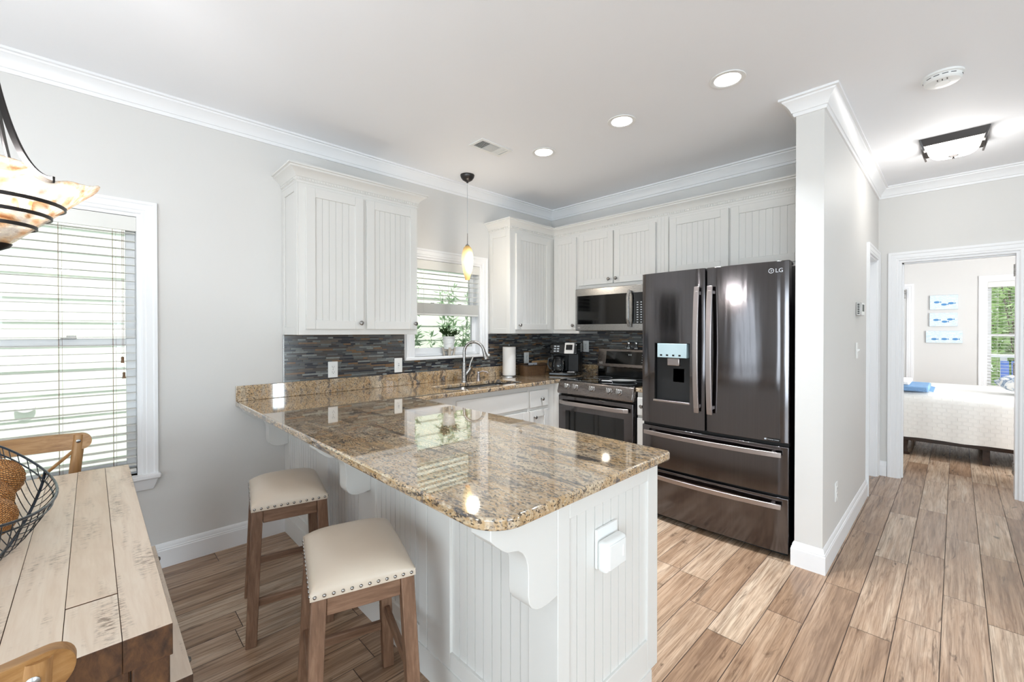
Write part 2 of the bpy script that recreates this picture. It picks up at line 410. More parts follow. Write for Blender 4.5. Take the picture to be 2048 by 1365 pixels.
def artm():
    t = NT('whitewashed_board_art'); v = t.coords(scale=(1, 3, 12)); n = t.noise(v, 3.4, 5, .65, 2.2)
    c = t.ramp(n, [(.25, hexc('#5d93c4')), (.34, hexc('#a8c9e2')), (.42, hexc('#eef1f2')), (.56, hexc('#c6dcea')), (.66, hexc('#e9eef0')), (.72, hexc('#6f8fa8'))])
    t.set(c, .7); return t.m
M['art'] = artm()
def pillowm():
    t = NT('shell_print_fabric'); v = t.coords(); n = t.noise(v, 9, 5, .7, 1.5)
    t.set(t.ramp(n, [(.36, hexc('#3d4f6a')), (.44, hexc('#9fb0c4')), (.5, hexc('#e8e8e6')), (.7, hexc('#f0efec'))]), .85); return t.m
M['pillow'] = pillowm()
def shademat():
    t = NT('mica_glass_shade'); v = t.coords(); n = t.noise(v, 9, 6, .65, 2.5)
    c = t.ramp(n, [(.30, hexc('#b98358')), (.42, hexc('#e6cfb4')), (.52, hexc('#f4efe8')), (.66, hexc('#dcd6cf')), (.78, hexc('#c49a70'))])
    t.n.remove(t.p)
    tr = t.node('ShaderNodeBsdfTranslucent'); t.link(t.mix(.72, c, (0, 0, 0, 1)), tr.inputs[0]); tp = t.node('ShaderNodeBsdfTransparent'); t.link(c, tp.inputs[0])
    gl = t.node('ShaderNodeBsdfGlossy'); gl.inputs['Roughness'].default_value = .12
    m1 = t.node('ShaderNodeMixShader'); m1.inputs[0].default_value = .58; t.link(tr.outputs[0], m1.inputs[1]); t.link(tp.outputs[0], m1.inputs[2])
    m2 = t.node('ShaderNodeMixShader'); m2.inputs[0].default_value = .07; t.link(m1.outputs[0], m2.inputs[1]); t.link(gl.outputs[0], m2.inputs[2])
    t.link(m2.outputs[0], t.out.inputs[0])
    b = t.node('ShaderNodeBump'); b.inputs['Strength'].default_value = .7; b.inputs['Distance'].default_value = .02; t.link(t.noise(v, 16, 4, .6, 1.5), b.inputs['Height'])
    t.link(b.outputs[0], tr.inputs['Normal']); t.link(b.outputs[0], gl.inputs['Normal']); return t.m
M['shade'] = shademat()
def pendmat():
    t = NT('amber_pendant_glass'); sx = t.node('ShaderNodeSeparateXYZ'); t.link(t.node('ShaderNodeTexCoord').outputs['Generated'], sx.inputs[0])
    st = t.noise(t.coords(scale=(55, 55, 3)), 1, 4)
    c = t.ramp(sx.outputs[2], [(0, hexc('#d3a55a')), (.2, hexc('#f3d9a4')), (.5, hexc('#fff0d2')), (.82, hexc('#f0cd8e')), (1, hexc('#b98a3e'))])
    c = t.mix(t.math('MULTIPLY', st, .4), c, hexc('#f3cf8c'))
    t.set(c, .15); t.link(c, t.p.inputs['Emission Color']); t.link(t.ramp(sx.outputs[2], [(0, (.16, .16, .16)), (.25, (1, 1, 1)), (.75, (1, 1, 1)), (1, (.08, .08, .08))]), t.p.inputs['Emission Strength'])
    es = t.math('MULTIPLY', t.p.inputs['Emission Strength'].links[0].from_socket, .42); t.link(es, t.p.inputs['Emission Strength']); return t.m
M['pendglass'] = pendmat()
M['lamp'] = emit('lamp_diffuser', '#fffaf0', 3.2)
M['lens'] = emit('downlight_lens', '#fff8ee', 14)
M['bulb'] = emit('frosted_bulb', '#fff4e2', 6)
M['lcd'] = emit('display_panel', '#9fb6bd', .12)
M['dispglass'] = plain('pale_display_glass', '#a9bcc0', .08, .8)
M['bluefab'] = plain('blue_chair_paint', '#4b68a8', .5)

# ------------------------------------------------------------------ room shell
XW, YW, ZC = 3.72, 3.18, 2.695
PX, PY0, PY1 = 2.925, .515, .65        # partition end and its two faces
XE = 5.33                              # hall end wall
BX = 9.30                              # bedroom back wall

def wall_mb(axis, p0, p1, u0, u1, z0, z1, holes):
    mb = MB()
    def bx(a, b, c, d):
        if b - a < 1e-4 or d - c < 1e-4: return
        if axis == 'y': mb.box(a, b, p0, p1, c, d)
        else: mb.box(p0, p1, a, b, c, d)
    cur = u0
    for (a, b, c, d) in sorted(holes):
        bx(cur, a, z0, z1); bx(a, b, z0, c); bx(a, b, d, z1); cur = b
    bx(cur, u1, z0, z1); return mb
# floor: boards of wood-look tile, every joint laid where it lies in the room
def plank_floor():
    mb = MB(); bm = mb.bm; tone = bm.loops.layers.float_color.new('tone'); uvl = bm.loops.layers.uv.new('uv')
    rnd = random.Random(11); W, L, g = .1495, .90, .0030; y0 = .040
    offs = {-2: .273, -1: .439, 0: .034, 1: .697, 2: .142, 3: .56, 4: .21, 5: .36, 6: .59}
    for k in range(-22, 22):
        ya = y0 + k * W; yb = ya + W
        if yb < RY0 - .1 or ya > YW + .1: continue
        off = offs.get(k, rnd.random() * L); x = RX0 - .2 - L + ((off - (RX0 - .2 - L)) % L)
        while x < BX + .2:
            a, b, c, d = x + g / 2, x + L - g / 2, ya + g / 2, yb - g / 2
            V = [bm.verts.new(p) for p in ((a, c, 0), (b, c, 0), (b, d, 0), (a, d, 0))]; f = bm.faces.new(V); f.material_index = 0
            col = (rnd.random(), rnd.random(), rnd.random(), 1)
            for lp, uv in zip(f.loops, ((a, c), (b, c), (b, d), (a, d))): lp[tone] = col; lp[uvl].uv = (uv[0] - x, uv[1] - ya)
            x += L
    mb.mi = 1; V = [mb.v(*p) for p in ((RX0 - .2, RY0 - .15, -.0015), (BX + .2, RY0 - .15, -.0015), (BX + .2, YW + .2, -.0015), (RX0 - .2, YW + .2, -.0015))]; mb.f(V)
    mb.box(RX0 - .2, BX + .2, RY0 - .15, YW + .2, -.12, -.004)
    for f in bm.faces:
        if f.material_index == 1:
            for lp in f.loops: lp[tone] = (.5, .5, .5, 1)
    o = mb.build('floor', [M['floor'], M['grout']], smooth=0, recalc=False)
    return struct(o)
plank_floor()
ceil = struct(MB().box(RX0 - .1, BX + .15, RY0 - .1, YW + .14, ZC, ZC + .14).build('ceiling', M['ceil'], smooth=0))
CANS = [(2.419, .850), (2.420, 1.487), (2.421, 2.148)]
cut(ceil, [MB().lathe([(.068, ZC - .05), (.068, ZC + .10)], (x, y, 0), n=40).build('cutter', M['ceil']) for x, y in CANS])

W1 = (-.75, .20, .556, 2.013)          # dining window opening
W2 = (1.935, 2.683, 1.14, 1.992)       # window over the sink
BW = (-1.15, -.30, .50, 2.09)          # bedroom window (y range)
struct(wall_mb('y', YW, YW + .14, RX0 - .1, XW + .1, 0, ZC, [W1, W2]).build('wall_north', M['wall'], smooth=0))
struct(wall_mb('x', XW, XW + .1, PY1, YW, 0, ZC, []).build('wall_east', M['wall'], smooth=0))
D2 = (4.64, 5.25, 0, 2.02)
struct(wall_mb('y', PY0, PY1, PX, XE, 0, ZC, [D2]).build('wall_partition', M['wall'], smooth=0))
DB = (-.355, .366, 0, 2.006)
struct(wall_mb('x', XE, XE + .12, RY0, PY1 + .8, 0, ZC, [DB]).build('wall_hall', M['wall'], smooth=0))
SW = [(-1.98, -.92, .56, 2.02), (.22, 1.28, .56, 2.02), (2.58, 2.82, .36, 2.04)]
WW = [(2.03, 2.67, .56, 2.02), (.73, 1.37, .56, 2.02), (-2.62, -.28, .08, 2.08)]  # last, patio-sized opening is added to hold the fill light
struct(wall_mb('y', RY0 - .1, RY0, RX0 - .1, XE + .1, 0, ZC, SW).build('wall_south', M['wall'], smooth=0))
struct(wall_mb('x', RX0 - .1, RX0, RY0, YW, 0, ZC, WW).build('wall_west', M['wall'], smooth=0))
# bedroom
struct(wall_mb('x', BX, BX + .14, -2.4, 2.6, 0, ZC, [BW]).build('wall_bedroom_back', M['wall2'], smooth=0))
struct(wall_mb('y', 1.45, 1.55, XE + .12, BX, 0, ZC, []).build('wall_bedroom_north', M['wall2'], smooth=0))
struct(wall_mb('y', -2.5, -2.4, XE + .12, BX + .1, 0, ZC, [(5.58, 6.92, .66, 2.12)]).build('wall_bedroom_south', M['wall2'], smooth=0))  # unseen opening, added for the bedroom fill light

CROWN = [(0, ZC - .098), (.010, ZC - .098), (.014, ZC - .088), (.014, ZC - .080), (.020, ZC - .078), (.026, ZC - .062), (.038, ZC - .042), (.052, ZC - .026), (.058, ZC - .022), (.060, ZC - .014), (.074, ZC - .012), (.074, ZC), (0, ZC)]
struct(MB().sweep([(RX0, YW), (XW, YW), (XW, PY1), (PX, PY1), (PX, PY0), (XE, PY0), (XE, RY0)], CROWN).build('trim_crown', M['trim'], smooth=30))
BASE = [(0, 0), (.016, 0), (.016, .098), (.0135, .102), (.0135, .109), (.010, .112), (.009, .124), (.006, .132), (.003, .137), (0, .138)]
struct(MB().sweep([(RX0, YW), (.938, YW)], BASE).build('baseboard_north', M['trim'], smooth=30))
struct(MB().sweep([(3.02, PY1), (PX, PY1), (PX, PY0), (4.565, PY0)], BASE).build('baseboard_partition', M['trim'], smooth=30))
struct(MB().sweep([(XE, PY0), (XE, .446)], BASE).build('baseboard_hall', M['trim'], smooth=30))
struct(MB().sweep([(XE, -.435), (XE, RY0)], BASE).build('baseboard_hall_2', M['trim'], smooth=30))
struct(MB().sweep([(BX, 1.45), (BX, -2.4)], BASE).build('baseboard_bedroom', M['trim'], smooth=30))

# casing profile helper: picture-frame moulding round an opening on a wall
def casing(mb, mp, u0, u1, z0, z1, w=.07, legs_to=None):
    """flat board with stepped edges; mp(u, out, z)"""
    old = mb.mp; mb.mp = mp
    zb = z0 if legs_to is None else legs_to
    prof = [(0, 0), (0, .010), (.006, .013), (.018, .013), (.022, .016), (.050, .017), (.056, .021), (w, .021), (w, 0)]
    ring = []
    for (uu, zz, su, sz) in ((u0, zb, -1, 0), (u0, z1, -1, 1), (u1, z1, 1, 1), (u1, zb, 1, 0)):
        ring.append([(uu + su * d, o, zz + sz * d) for d, o in prof])
    mb.loft(ring); mb.mp = old
def mpS(face): return lambda u, o, z: (u, face - o, z)        # on a wall facing south
def mpW(face): return lambda u, o, z: (face - o, u, z)        # on a wall facing west
def mpN(face): return lambda u, o, z: (u, face + o, z)
def mpE(face): return lambda u, o, z: (face + o, u, z)

def window_unit(name, mp, W, rail, depth0, stool=None, apron=True, casew=.07, lock=True):
    """double-hung window: mp(u, outward-to-room, z); negative 'out' is into the wall"""
    u0, u1, z0, z1 = W; root = sempty(name, mp((u0 + u1) / 2, 0, z0))
    mb = MB(); casing(mb, mp, u0, u1, z0, z1, casew); mb.build('casing', M['trim'], root, smooth=25)
    mb = MB(mp); j = .018
    mb.box(u0, u0 + j, -.135, 0, z0, z1); mb.box(u1 - j, u1, -.135, 0, z0, z1); mb.box(u0 + j, u1 - j, -.135, 0, z1 - j, z1); mb.box(u0 + j, u1 - j, -.135, -.05, z0, z0 + .02)
    mb.build('jamb', M['trim'], root, smooth=0)
    st = MB(mp); so = stool or .045
    st.box(u0 - casew - .012, u1 + casew + .012, 0, so, z0 - .026, z0); st.box(u0 + .001, u1 - .001, -.05, 0, z0 - .026, z0)
    st.build('stool', M['trim'], root, bevel=.006)
    if apron:
        MB(mp).hexa([(u0 - casew, 0, z0 - .027), (u1 + casew, 0, z0 - .027), (u1 + casew, .03, z0 - .027), (u0 - casew, .03, z0 - .027)],
                    [(u0 - casew + .02, 0, z0 - .09), (u1 + casew - .02, 0, z0 - .09), (u1 + casew - .02, .012, z0 - .09), (u0 - casew + .02, .012, z0 - .09)]).build('apron', M['trim'], root, bevel=.003)
    for nm, za, zb, d in (('lower_sash', z0 + .02, rail + .018, -depth0), ('upper_sash', rail - .018, z1 - j, -depth0 - .035)):
        s = MB(mp); a, b = u0 + j, u1 - j; w = .042
        bot = .052 if nm == 'lower_sash' else .036; top = .036 if nm == 'lower_sash' else .045
        s.box(a, a + w, d - .03, d, za, zb); s.box(b - w, b, d - .03, d, za, zb); s.box(a + w, b - w, d - .03, d, za, za + bot); s.box(a + w, b - w, d - .03, d, zb - top, zb)
        so_ = s.build(nm, M['trim'], root, bevel=.003)
        MB(mp).box(a + w, b - w, d - .017, d - .012, za + bot, zb - top).build('pane', M['glass'], so_, smooth=0)
    if lock:
        for q in (.3, .7):
            u = u0 + (u1 - u0) * q
            MB(mp).box(u - .03, u + .03, -depth0 - .001, -depth0 + .016, rail + .018, rail + .026).box(u - .008, u + .028, -depth0 + .001, -depth0 + .012, rail + .026, rail + .036).build('sash_lock', M['nickel'], root, bevel=.002)
    return root
window_unit('window_1', mpS(YW), W1, 1.30, .066)
window_unit('window_2', mpS(YW), W2, 1.575, .066, stool=.035, apron=False)
window_unit('window_3', mpW(BX), BW, 1.30, .066)
for i, h in enumerate(SW): window_unit('window_%d' % (4 + i), mpN(RY0), h, 1.29, .03, lock=False)
for i, h in enumerate(WW): window_unit('window_%d' % (7 + i), mpE(RX0), h, 1.29, .03, lock=False)

# doors
d1 = sempty('door_1', (XE, 0, 0))
mb = MB(); casing(mb, mpW(XE), DB[0], DB[1], 0, DB[3], .076); mb.build('casing', M['trim'], d1, smooth=25)
jb = MB().box(XE, XE + .12, DB[1] - .018, DB[1], 0, DB[3]).box(XE, XE + .12, DB[0], DB[0] + .018, 0, DB[3]).box(XE, XE + .12, DB[0] + .018, DB[1] - .018, DB[3] - .018, DB[3])
jb.box(XE + .045, XE + .078, DB[1] - .030, DB[1] - .018, 0, DB[3] - .018).box(XE + .045, XE + .078, DB[0] + .018, DB[1] - .018, DB[3] - .030, DB[3] - .018)
jb.build('jamb', M['trim'], d1, smooth=0)
for z in (1.86, 1.045, .225):
    MB().box(XE + .070, XE + .116, DB[0] + .0175, DB[0] + .0205, z - .05, z + .05).tube([(XE + .120, DB[0] + .020, z - .05), (XE + .120, DB[0] + .020, z + .05)], .006).build('hinge', M['nickel'], d1)
lf = MB().box(0, .70, -.035, 0, .008, 1.985)
for a, b in ((.10, .33), (.37, .60)):
    for c, d in ((.2, .85), (.95, 1.85)): lf.box(a, b, -.001, .004, c, d)
lf.xf(Matrix.Translation((XE + .13, DB[0] - .004, 0)) @ Matrix.Rotation(math.radians(-24), 4, 'Z')).build('leaf', M['trim'], d1, bevel=.002)
d2 = sempty('door_2', (4.95, PY0, 0))
mb = MB(); casing(mb, mpS(PY0), D2[0], D2[1], 0, D2[3], .072); mb.build('casing', M['trim'], d2, smooth=25)
MB().box(D2[0], D2[0] + .016, PY0, PY1, 0, D2[3]).box(D2[1] - .016, D2[1], PY0, PY1, 0, D2[3]).box(D2[0] + .016, D2[1] - .016, PY0, PY1, D2[3] - .016, D2[3]).build('jamb', M['trim'], d2, smooth=0)
MB().box(D2[0] + .018, D2[1] - .018, PY1 - .04, PY1 - .003, .006, D2[3] - .018).build('leaf', M['trim'], d2, bevel=.002)
# sliding barn-style closet door on the bedroom back wall
d3 = sempty('door_3', (BX, .6, 0))
mb = MB(); casing(mb, mpW(BX), .55, 1.30, 0, 2.02, .085); mb.build('casing', M['trim'], d3, smooth=25)
MB().box(BX - .05, BX - .022, .575, 1.28, .01, 1.93).build('leaf', M['trim'], d3, bevel=.003)
MB().box(BX - .075, BX - .05, .56, .60, 1.875, 2.005).box(BX - .085, BX - .03, .56, 1.28, 1.955, 1.995).build('track', M['nickel'], d3, bevel=.003)
MB().box(BX - .062, BX - .051, .598, .612, .70, 1.87).build('edge_pull', M['nickel'], d3, bevel=.002)

# ------------------------------------------------------------------ outdoors
struct(MB().box(-14, 30, YW + .16, 20, -.62, -.55).box(BX + .16, 30, -20, YW + .16, -.62, -.55).build('ground', plain('shaded_lawn', '#4a533c', .9), smooth=0))  # green darkened in place of alley shade, so less light bounces onto the blinds
sd = MB()
for k in range(27):
    z = -.5 + k * .175
    sd.prism([(4.60, z), (4.590, z), (4.597, z + .178), (4.60, z + .178)], 'yz', -9, 16)
sd.box(-9, 16, 4.602, 4.75, -.55, 4.2)
ns = sd.build('neighbour_house', M['siding'], smooth=0); tag(ns, 'pale lap-sided house wall seen through the kitchen windows', 'house wall')
pl = MB().lathe([(.0001, 0), (.048, 0), (.052, .006), (.048, .016), (.0001, .02)], (0, 0, 0), '-y', 28)
pl.xf(Matrix.Translation((-.335, 4.583, .826)) @ Matrix.Diagonal((1, 1, .85, 1)))
tag(pl.build('vent_cap', M['white']), 'small white oval cap on the siding outside the dining window', 'vent cap')

def leafy(name, label, cat, base, stems, nleaf, size, mat, hgt, spread, seed, group=None, lean=.35, round_=False, up=.3, thick=.012):
    rnd = random.Random(seed); t = thing(name, label, cat, base, group)
    st = MB(); lf = MB()
    for s in range(stems):
        a = rnd.random() * 2 * PI; r = spread * math.sqrt(rnd.random()); H = hgt * (.6 + .4 * rnd.random())
        tip = Vector((math.cos(a) * r, math.sin(a) * r, H)); p0 = Vector((math.cos(a) * .03, math.sin(a) * .03, 0))
        mid = p0.lerp(tip, .5) + Vector((0, 0, H * .12)) * (1 if lean else 0)
        pts = [p0 * (1 - q) ** 2 + mid * 2 * q * (1 - q) + tip * q * q for q in [i / 6 for i in range(7)]]
        pts = [Vector(base) + p for p in pts]
        st.tube(pts, [max(.0015, thick * hgt * (1 - i / 7.5)) for i in range(7)], n=5)
        for k in range(nleaf):
            q = .15 + .85 * rnd.random(); i = min(5, int(q * 6)); p = pts[i].lerp(pts[i + 1], q * 6 - i)
            d = Vector((rnd.gauss(0, 1), rnd.gauss(0, 1), rnd.gauss(up, .6))).normalized()
            if round_: p = p + Vector((rnd.gauss(0, .12), rnd.gauss(0, .12), rnd.gauss(0, .12))) * hgt * .5
            L = size * (.6 + .6 * rnd.random()); w = L * (.13 if not round_ else .25)
            sd_ = d.cross(Vector((rnd.random() - .5, rnd.random() - .5, 1))).normalized() * w; nn = d.cross(sd_).normalized() * L * .06
            V = [lf.v(*(p)), lf.v(*(p + d * L * .45 + sd_ + nn)), lf.v(*(p + d * L)), lf.v(*(p + d * L * .45 - sd_ + nn))]; lf.f(V)
    st.build('stems', M['bark'] if round_ else M['olive'], t); lf.build('leaves', mat, t, smooth=0, recalc=False); return t
leafy('olive_shrub', 'grey-green narrow-leaved shrub outside the left of the sink window', 'shrub', (2.22, 4.02, -.55), 34, 110, .11, M['olive'], 2.55, .33, 3, thick=.0025)
leafy('olive_shrub', 'grey-green narrow-leaved shrub outside the right of the sink window', 'shrub', (3.06, 4.08, -.55), 30, 100, .11, M['olive'], 2.45, .33, 9, thick=.0025)
for i, (x, y, h, lb) in enumerate(((13.0, -.95, 5.2, 'bright green leafy tree nearest the bedroom window'), (18.2, -1.3, 7.0, 'bright green tree further off behind the nearer one outside the bedroom window'))):
    leafy('garden_tree', lb, 'tree', (x, y, -.55), 46, 190, .17, M['treeleaf'], h, 1.25, 20 + i, 'garden trees', round_=True, thick=.0028)
rl = thing('porch_railing', 'white porch railing outside the bedroom window', 'railing', (10.6, -.6, 0))
MB().box(10.57, 10.65, -2.6, 1.4, .93, .98).build('top_rail', M['trim'], rl, bevel=.005)
MB().box(10.585, 10.635, -2.6, 1.4, .12, .17).build('bottom_rail', M['trim'], rl, bevel=.005)
for k in range(17):
    y = -2.5 + k * .24; MB().box(10.59, 10.63, y, y + .075, .17, .93).build('baluster', M['trim'], rl)
struct(MB().box(BX + .15, 10.8, -3, 2.6, -.55, 0).build('porch_floor', plain('porch_boards', '#a9aca8', .7), smooth=0))
ch = thing('porch_chair', 'blue slatted chair on the porch outside the bedroom window', 'chair', (10.05, -.78, 0))
MB().box(9.85, 10.3, -1.05, -.5, .36, .40).build('seat', M['bluefab'], ch, bevel=.01)
bk = MB()
for k in range(5): bk.hexa([(10.28, -1.05 + k * .115, .40), (10.28, -.96 + k * .115, .40), (10.30, -.96 + k * .115, .40), (10.30, -1.05 + k * .115, .40)], [(10.45, -1.05 + k * .115, .88), (10.45, -.96 + k * .115, .88), (10.47, -.96 + k * .115, .88), (10.47, -1.05 + k * .115, .88)])
bk.build('backrest', M['bluefab'], ch)
for x, y in ((9.87, -1.04), (9.87, -.56), (10.24, -1.04), (10.24, -.56)): MB().box(x, x + .05, y, y + .05, 0, .36).build('leg', M['bluefab'], ch)
for y in (-1.13, -.5): MB().box(9.8, 10.36, y, y + .07, .55, .575).box(9.87, 9.92, y + .01, y + .05, .0, .55).build('armrest', M['bluefab'], ch)

# ------------------------------------------------------------------ blinds
def blind(label, mp, u0, u1, ztop, slat_z, bottom_z, cords, base, tassels=None, w=.048, stack=None, tilt=0, group=None, valance=.08, depth=(-.010, -.058)):
    t = thing('window_blind', label, 'blind', base, group)
    MB(mp).box(u0 - .004, u1 + .004, -.012, -.002, ztop - valance, ztop).box(u0, u1, -.058, -.012, ztop - .045, ztop - .004).build('headrail', M['blind'], t, bevel=.003)
    s = MB(mp); a, b = depth[1], depth[0]
    for z in slat_z:
        dz = (b - a) / 2 * math.tan(tilt); m = (a + b) / 2
        s.hexa([(u0, a, z - dz), (u1, a, z - dz), (u1, m, z + .0015), (u0, m, z + .0015)], [(u0, a, z - dz + .0025), (u1, a, z - dz + .0025), (u1, m, z + .004), (u0, m, z + .004)])
        s.hexa([(u0, m, z + .0015), (u1, m, z + .0015), (u1, b, z + dz), (u0, b, z + dz)], [(u0, m, z + .004), (u1, m, z + .004), (u1, b, z + dz + .0025), (u0, b, z + dz + .0025)])
    s.build('slats', M['blind'], t, smooth=0)
    if stack:
        k = MB(mp); z = stack[0]
        while z < stack[1]: k.box(u0, u1, a, b, z, z + .0028); z += .0042
        k.build('stacked_slats', M['blind'], t, smooth=0)
    MB(mp).box(u0, u1, a + .002, b - .002, bottom_z - .018, bottom_z).build('bottom_rail', M['blind'], t, bevel=.003)
    for c in cords:
        lc = MB(mp); lc.box(c - .0007, c + .0007, b, b + .0012, bottom_z, ztop - valance + .01); lc.box(c - .0007, c + .0007, a - .0012, a, bottom_z, ztop - valance + .01); lc.box(c + .012, c + .0132, -.034, -.033, bottom_z, ztop - valance)
        lc.build('ladder_cord', M['tassel'] if tassels else M['blind'], t, smooth=0)
    for (u, zt) in (tassels or []):
        MB(mp).box(u - .0008, u + .0008, -.004, -.0024, zt + .03, ztop - valance).build('pull_cord', M['tassel'], t, smooth=0)
        x, y, z = mp(u, -.004, zt)
        MB().lathe([(.003, .034), (.0065, .031), (.0055, .02), (.007, .004), (.0085, 0), (.001, 0)], (x, y, z), n=12).build('tassel', M['tassel'], t)
    return t
blind('white slatted blind lowered open over the dining window', mpS(YW), W1[0] + .022, W1[1] - .022, W1[3] - .02, [.612 + .0445 * i for i in range(30)], .592, (-.64, -.12, .085), (-.27, YW, W1[3]),
      [(.122, 1.185), (.128, 1.10)], group='white window blinds')
blind('white slatted blind half raised over the sink window', mpS(YW), W2[0] + .022, W2[1] - .022, W2[3] - .02, [1.632 + .0455 * i for i in range(7)], 1.515, (2.05, 2.31, 2.58), (2.31, YW, W2[3]), None, stack=(1.516, 1.60), group='white window blinds')
blind('white slatted blind at the bedroom window', mpW(BX), BW[0] + .022, BW[1] - .022, BW[3] - .02, [.60 + .0445 * i for i in range(32)], .575, (-.42, -1.0), (BX, -.72, BW[3]), None, group='white window blinds')

# ------------------------------------------------------------------ cabinets
def bead_panel(mb, mp, u0, u1, v0, v1, w_back, w_face, pitch=.043, gw=.0038, gd=.0040):
    n = max(1, round((u1 - u0) / pitch)); p = (u1 - u0) / n; top = [(u0, w_face)]
    for i in range(1, n):
        c = u0 + i * p; top += [(c - gw / 2, w_face), (c - gw * .42, w_face - gd), (c + gw * .42, w_face - gd), (c + gw / 2, w_face)]
    top.append((u1, w_face)); pts = [(u0, w_back)] + top + [(u1, w_back)]
    old = mb.mp; mb.mp = mp
    # strips instead of one n-gon cap so the faces stay convex
    A = [mb.v(u, w, v0) for u, w in top]; B = [mb.v(u, w, v1) for u, w in top]
    for i in range(len(top) - 1): mb.f([A[i], A[i + 1], B[i + 1], B[i]])
    mb.mp = old
def cab_door(parent, mp, u0, u1, v0, v1, knob=None, th=.02, stile=.058, name='door', bead=True, pitch=.043):
    mb = MB(mp)
    mb.box(u0, u0 + stile, 0, th, v0, v1).box(u1 - stile, u1, 0, th, v0, v1).box(u0 + stile, u1 - stile, 0, th, v0, v0 + stile).box(u0 + stile, u1 - stile, 0, th, v1 - stile, v1)
    mb.box(u0 + stile, u1 - stile, 0, th - .0115, v0 + stile, v1 - stile)
    d = mb.build(name, M['cab'], parent, bevel=.0022, seg=2)
    if bead:
        b2 = MB(); bead_panel(b2, mp, u0 + stile, u1 - stile, v0 + stile, v1 - stile, 0, th - .008, pitch); b2.build('beadboard', M['cab'], d, smooth=0, recalc=False)
    if knob: add_knob(d, mp, knob, th)
    return d
def add_knob(parent, mp, uv, th):
    x, y, z = mp(uv[0], th, uv[1]); x2, y2, _ = mp(uv[0], th + 1, uv[1])
    ax = {(0, -1): '-y', (-1, 0): '-x'}[(round(x2 - x), round(y2 - y))]
    MB().lathe([(.0001, 0), (.007, 0), (.0065, .006), (.005, .012), (.008, .017), (.0145, .021), (.0155, .026), (.0115, .031), (.0001, .033)], (x, y, z), ax, 18).build('knob', M['nickel'], parent)
CORN = [(-.012, 0), (.004, 0), (.004, .014), (.008, .016), (.008, .034), (.012, .036), (.016, .046), (.030, .062), (.046, .074), (.054, .078), (.056, .088), (.066, .090), (.066, .100), (-.012, .100)]
def cornice(parent, path, z, own=None):
    o = MB().sweep(path, [(d, z + h) for d, h in CORN]).build('cornice', M['cab'], parent, smooth=25)
    P = [Vector(p) for p in path]
    for i in range(len(P) - 1):
        dn = MB(); d = P[i + 1] - P[i]; L = d.length; d.normalize(); n = Vector((d.y, -d.x)); k = .012
        q = [P[i] + n * .0035, P[i + 1] + n * .0035, P[i + 1] + n * .0075, P[i] + n * .0075]; dn.hexa([(p.x, p.y, z + .0170) for p in q], [(p.x, p.y, z + .0335) for p in q])
        while k < L - .012:
            a = P[i] + d * k; q = [a + n * .006, a + d * .010 + n * .006, a + d * .010 + n * .0135, a + n * .0135]
            dn.hexa([(p.x, p.y, z + .0185) for p in q], [(p.x, p.y, z + .032) for p in q]); k += .018
        dn.build('dentil_strip', M['cab'], o, smooth=0)
    return o
def side_panel(mb, mp, u0, u1, v0, v1, w=.045, th=.008):
    mb.mp = mp; mb.box(u0, u0 + w, 0, th, v0, v1).box(u1 - w, u1, 0, th, v0, v1).box(u0 + w, u1 - w, 0, th, v0, v0 + w).box(u0 + w, u1 - w, 0, th, v1 - w, v1); mb.mp = ident

CB, CT = 1.335, 2.30
def mpSf(face): return lambda u, w, v: (u, face - w, v)
def mpWf(face): return lambda u, w, v: (face - w, u, v)
# wall cabinet left of the sink window
XL0, XL1, YF = .934, 1.791, 2.886
c = thing('wall_cabinet', 'white two-door beadboard wall cabinet hanging alone left of the sink window', 'cabinet', (XL0, YF, CB), 'white wall cabinets')
b = MB().box(XL0, XL1, YF, YW - .001, CB, CT); side_panel(b, mpWf(XL0), YF + .001, YW - .002, CB, CT, .05)
b.build('body', M['cab'], c, bevel=.002)
cab_door(c, mpSf(YF), .976, 1.356, 1.372, 2.275, (1.330, 1.415)); cab_door(c, mpSf(YF), 1.380, 1.782, 1.372, 2.275, (1.758, 1.415))
cornice(c, [(XL0 - .006, YW - .001), (XL0 - .006, YF), (XL1, YF), (XL1, YW - .001)], CT - .002)
# corner wall cabinet on the window wall
XC, YC, XR = 2.79, 2.886, 3.408
c = thing('wall_cabinet', 'white single-door wall cabinet right of the sink window by the corner', 'cabinet', (XC, YC, CB), 'white wall cabinets')
b = MB().box(XC, XW - .001, YC, YW - .001, CB, CT); side_panel(b, mpWf(XC), YC + .001, YW - .002, CB, CT, .05)
b.build('body', M['cab'], c, bevel=.002)
cab_door(c, mpSf(YC), 2.852, 3.338, 1.372, 2.275, (2.884, 1.415))
# run on the east wall
c = thing('wall_cabinet', 'narrow white single-door wall cabinet just left of the microwave', 'cabinet', (XR, 2.72, CB), 'white wall cabinets')
MB().box(XR, XW - .001, 2.562, YC - .001, CB, CT).build('body', M['cab'], c, bevel=.002)
cab_door(c, mpWf(XR), 2.588, 2.866, 1.372, 2.275, (2.614, 1.415), stile=.05)
c = thing('wall_cabinet', 'short white two-door wall cabinet right above the microwave', 'cabinet', (XR, 2.16, 1.765), 'white wall cabinets')
MB().box(XR, XW - .001, 1.748, 2.561, 1.762, CT).build('body', M['cab'], c, bevel=.002)
cab_door(c, mpWf(XR), 2.173, 2.552, 1.795, 2.275, (2.206, 1.835)); cab_door(c, mpWf(XR), 1.760, 2.160, 1.795, 2.275, (2.130, 1.835))
c = thing('wall_cabinet', 'white two-door beadboard wall cabinet above the refrigerator', 'cabinet', (XR, 1.2, 1.80), 'white wall cabinets')
b = MB().box(XR, XW - .001, PY1 + .002, 1.747, 1.80, CT).box(XR - .012, XR, 1.648, 1.744, 1.80, CT); b.build('body', M['cab'], c, bevel=.002)
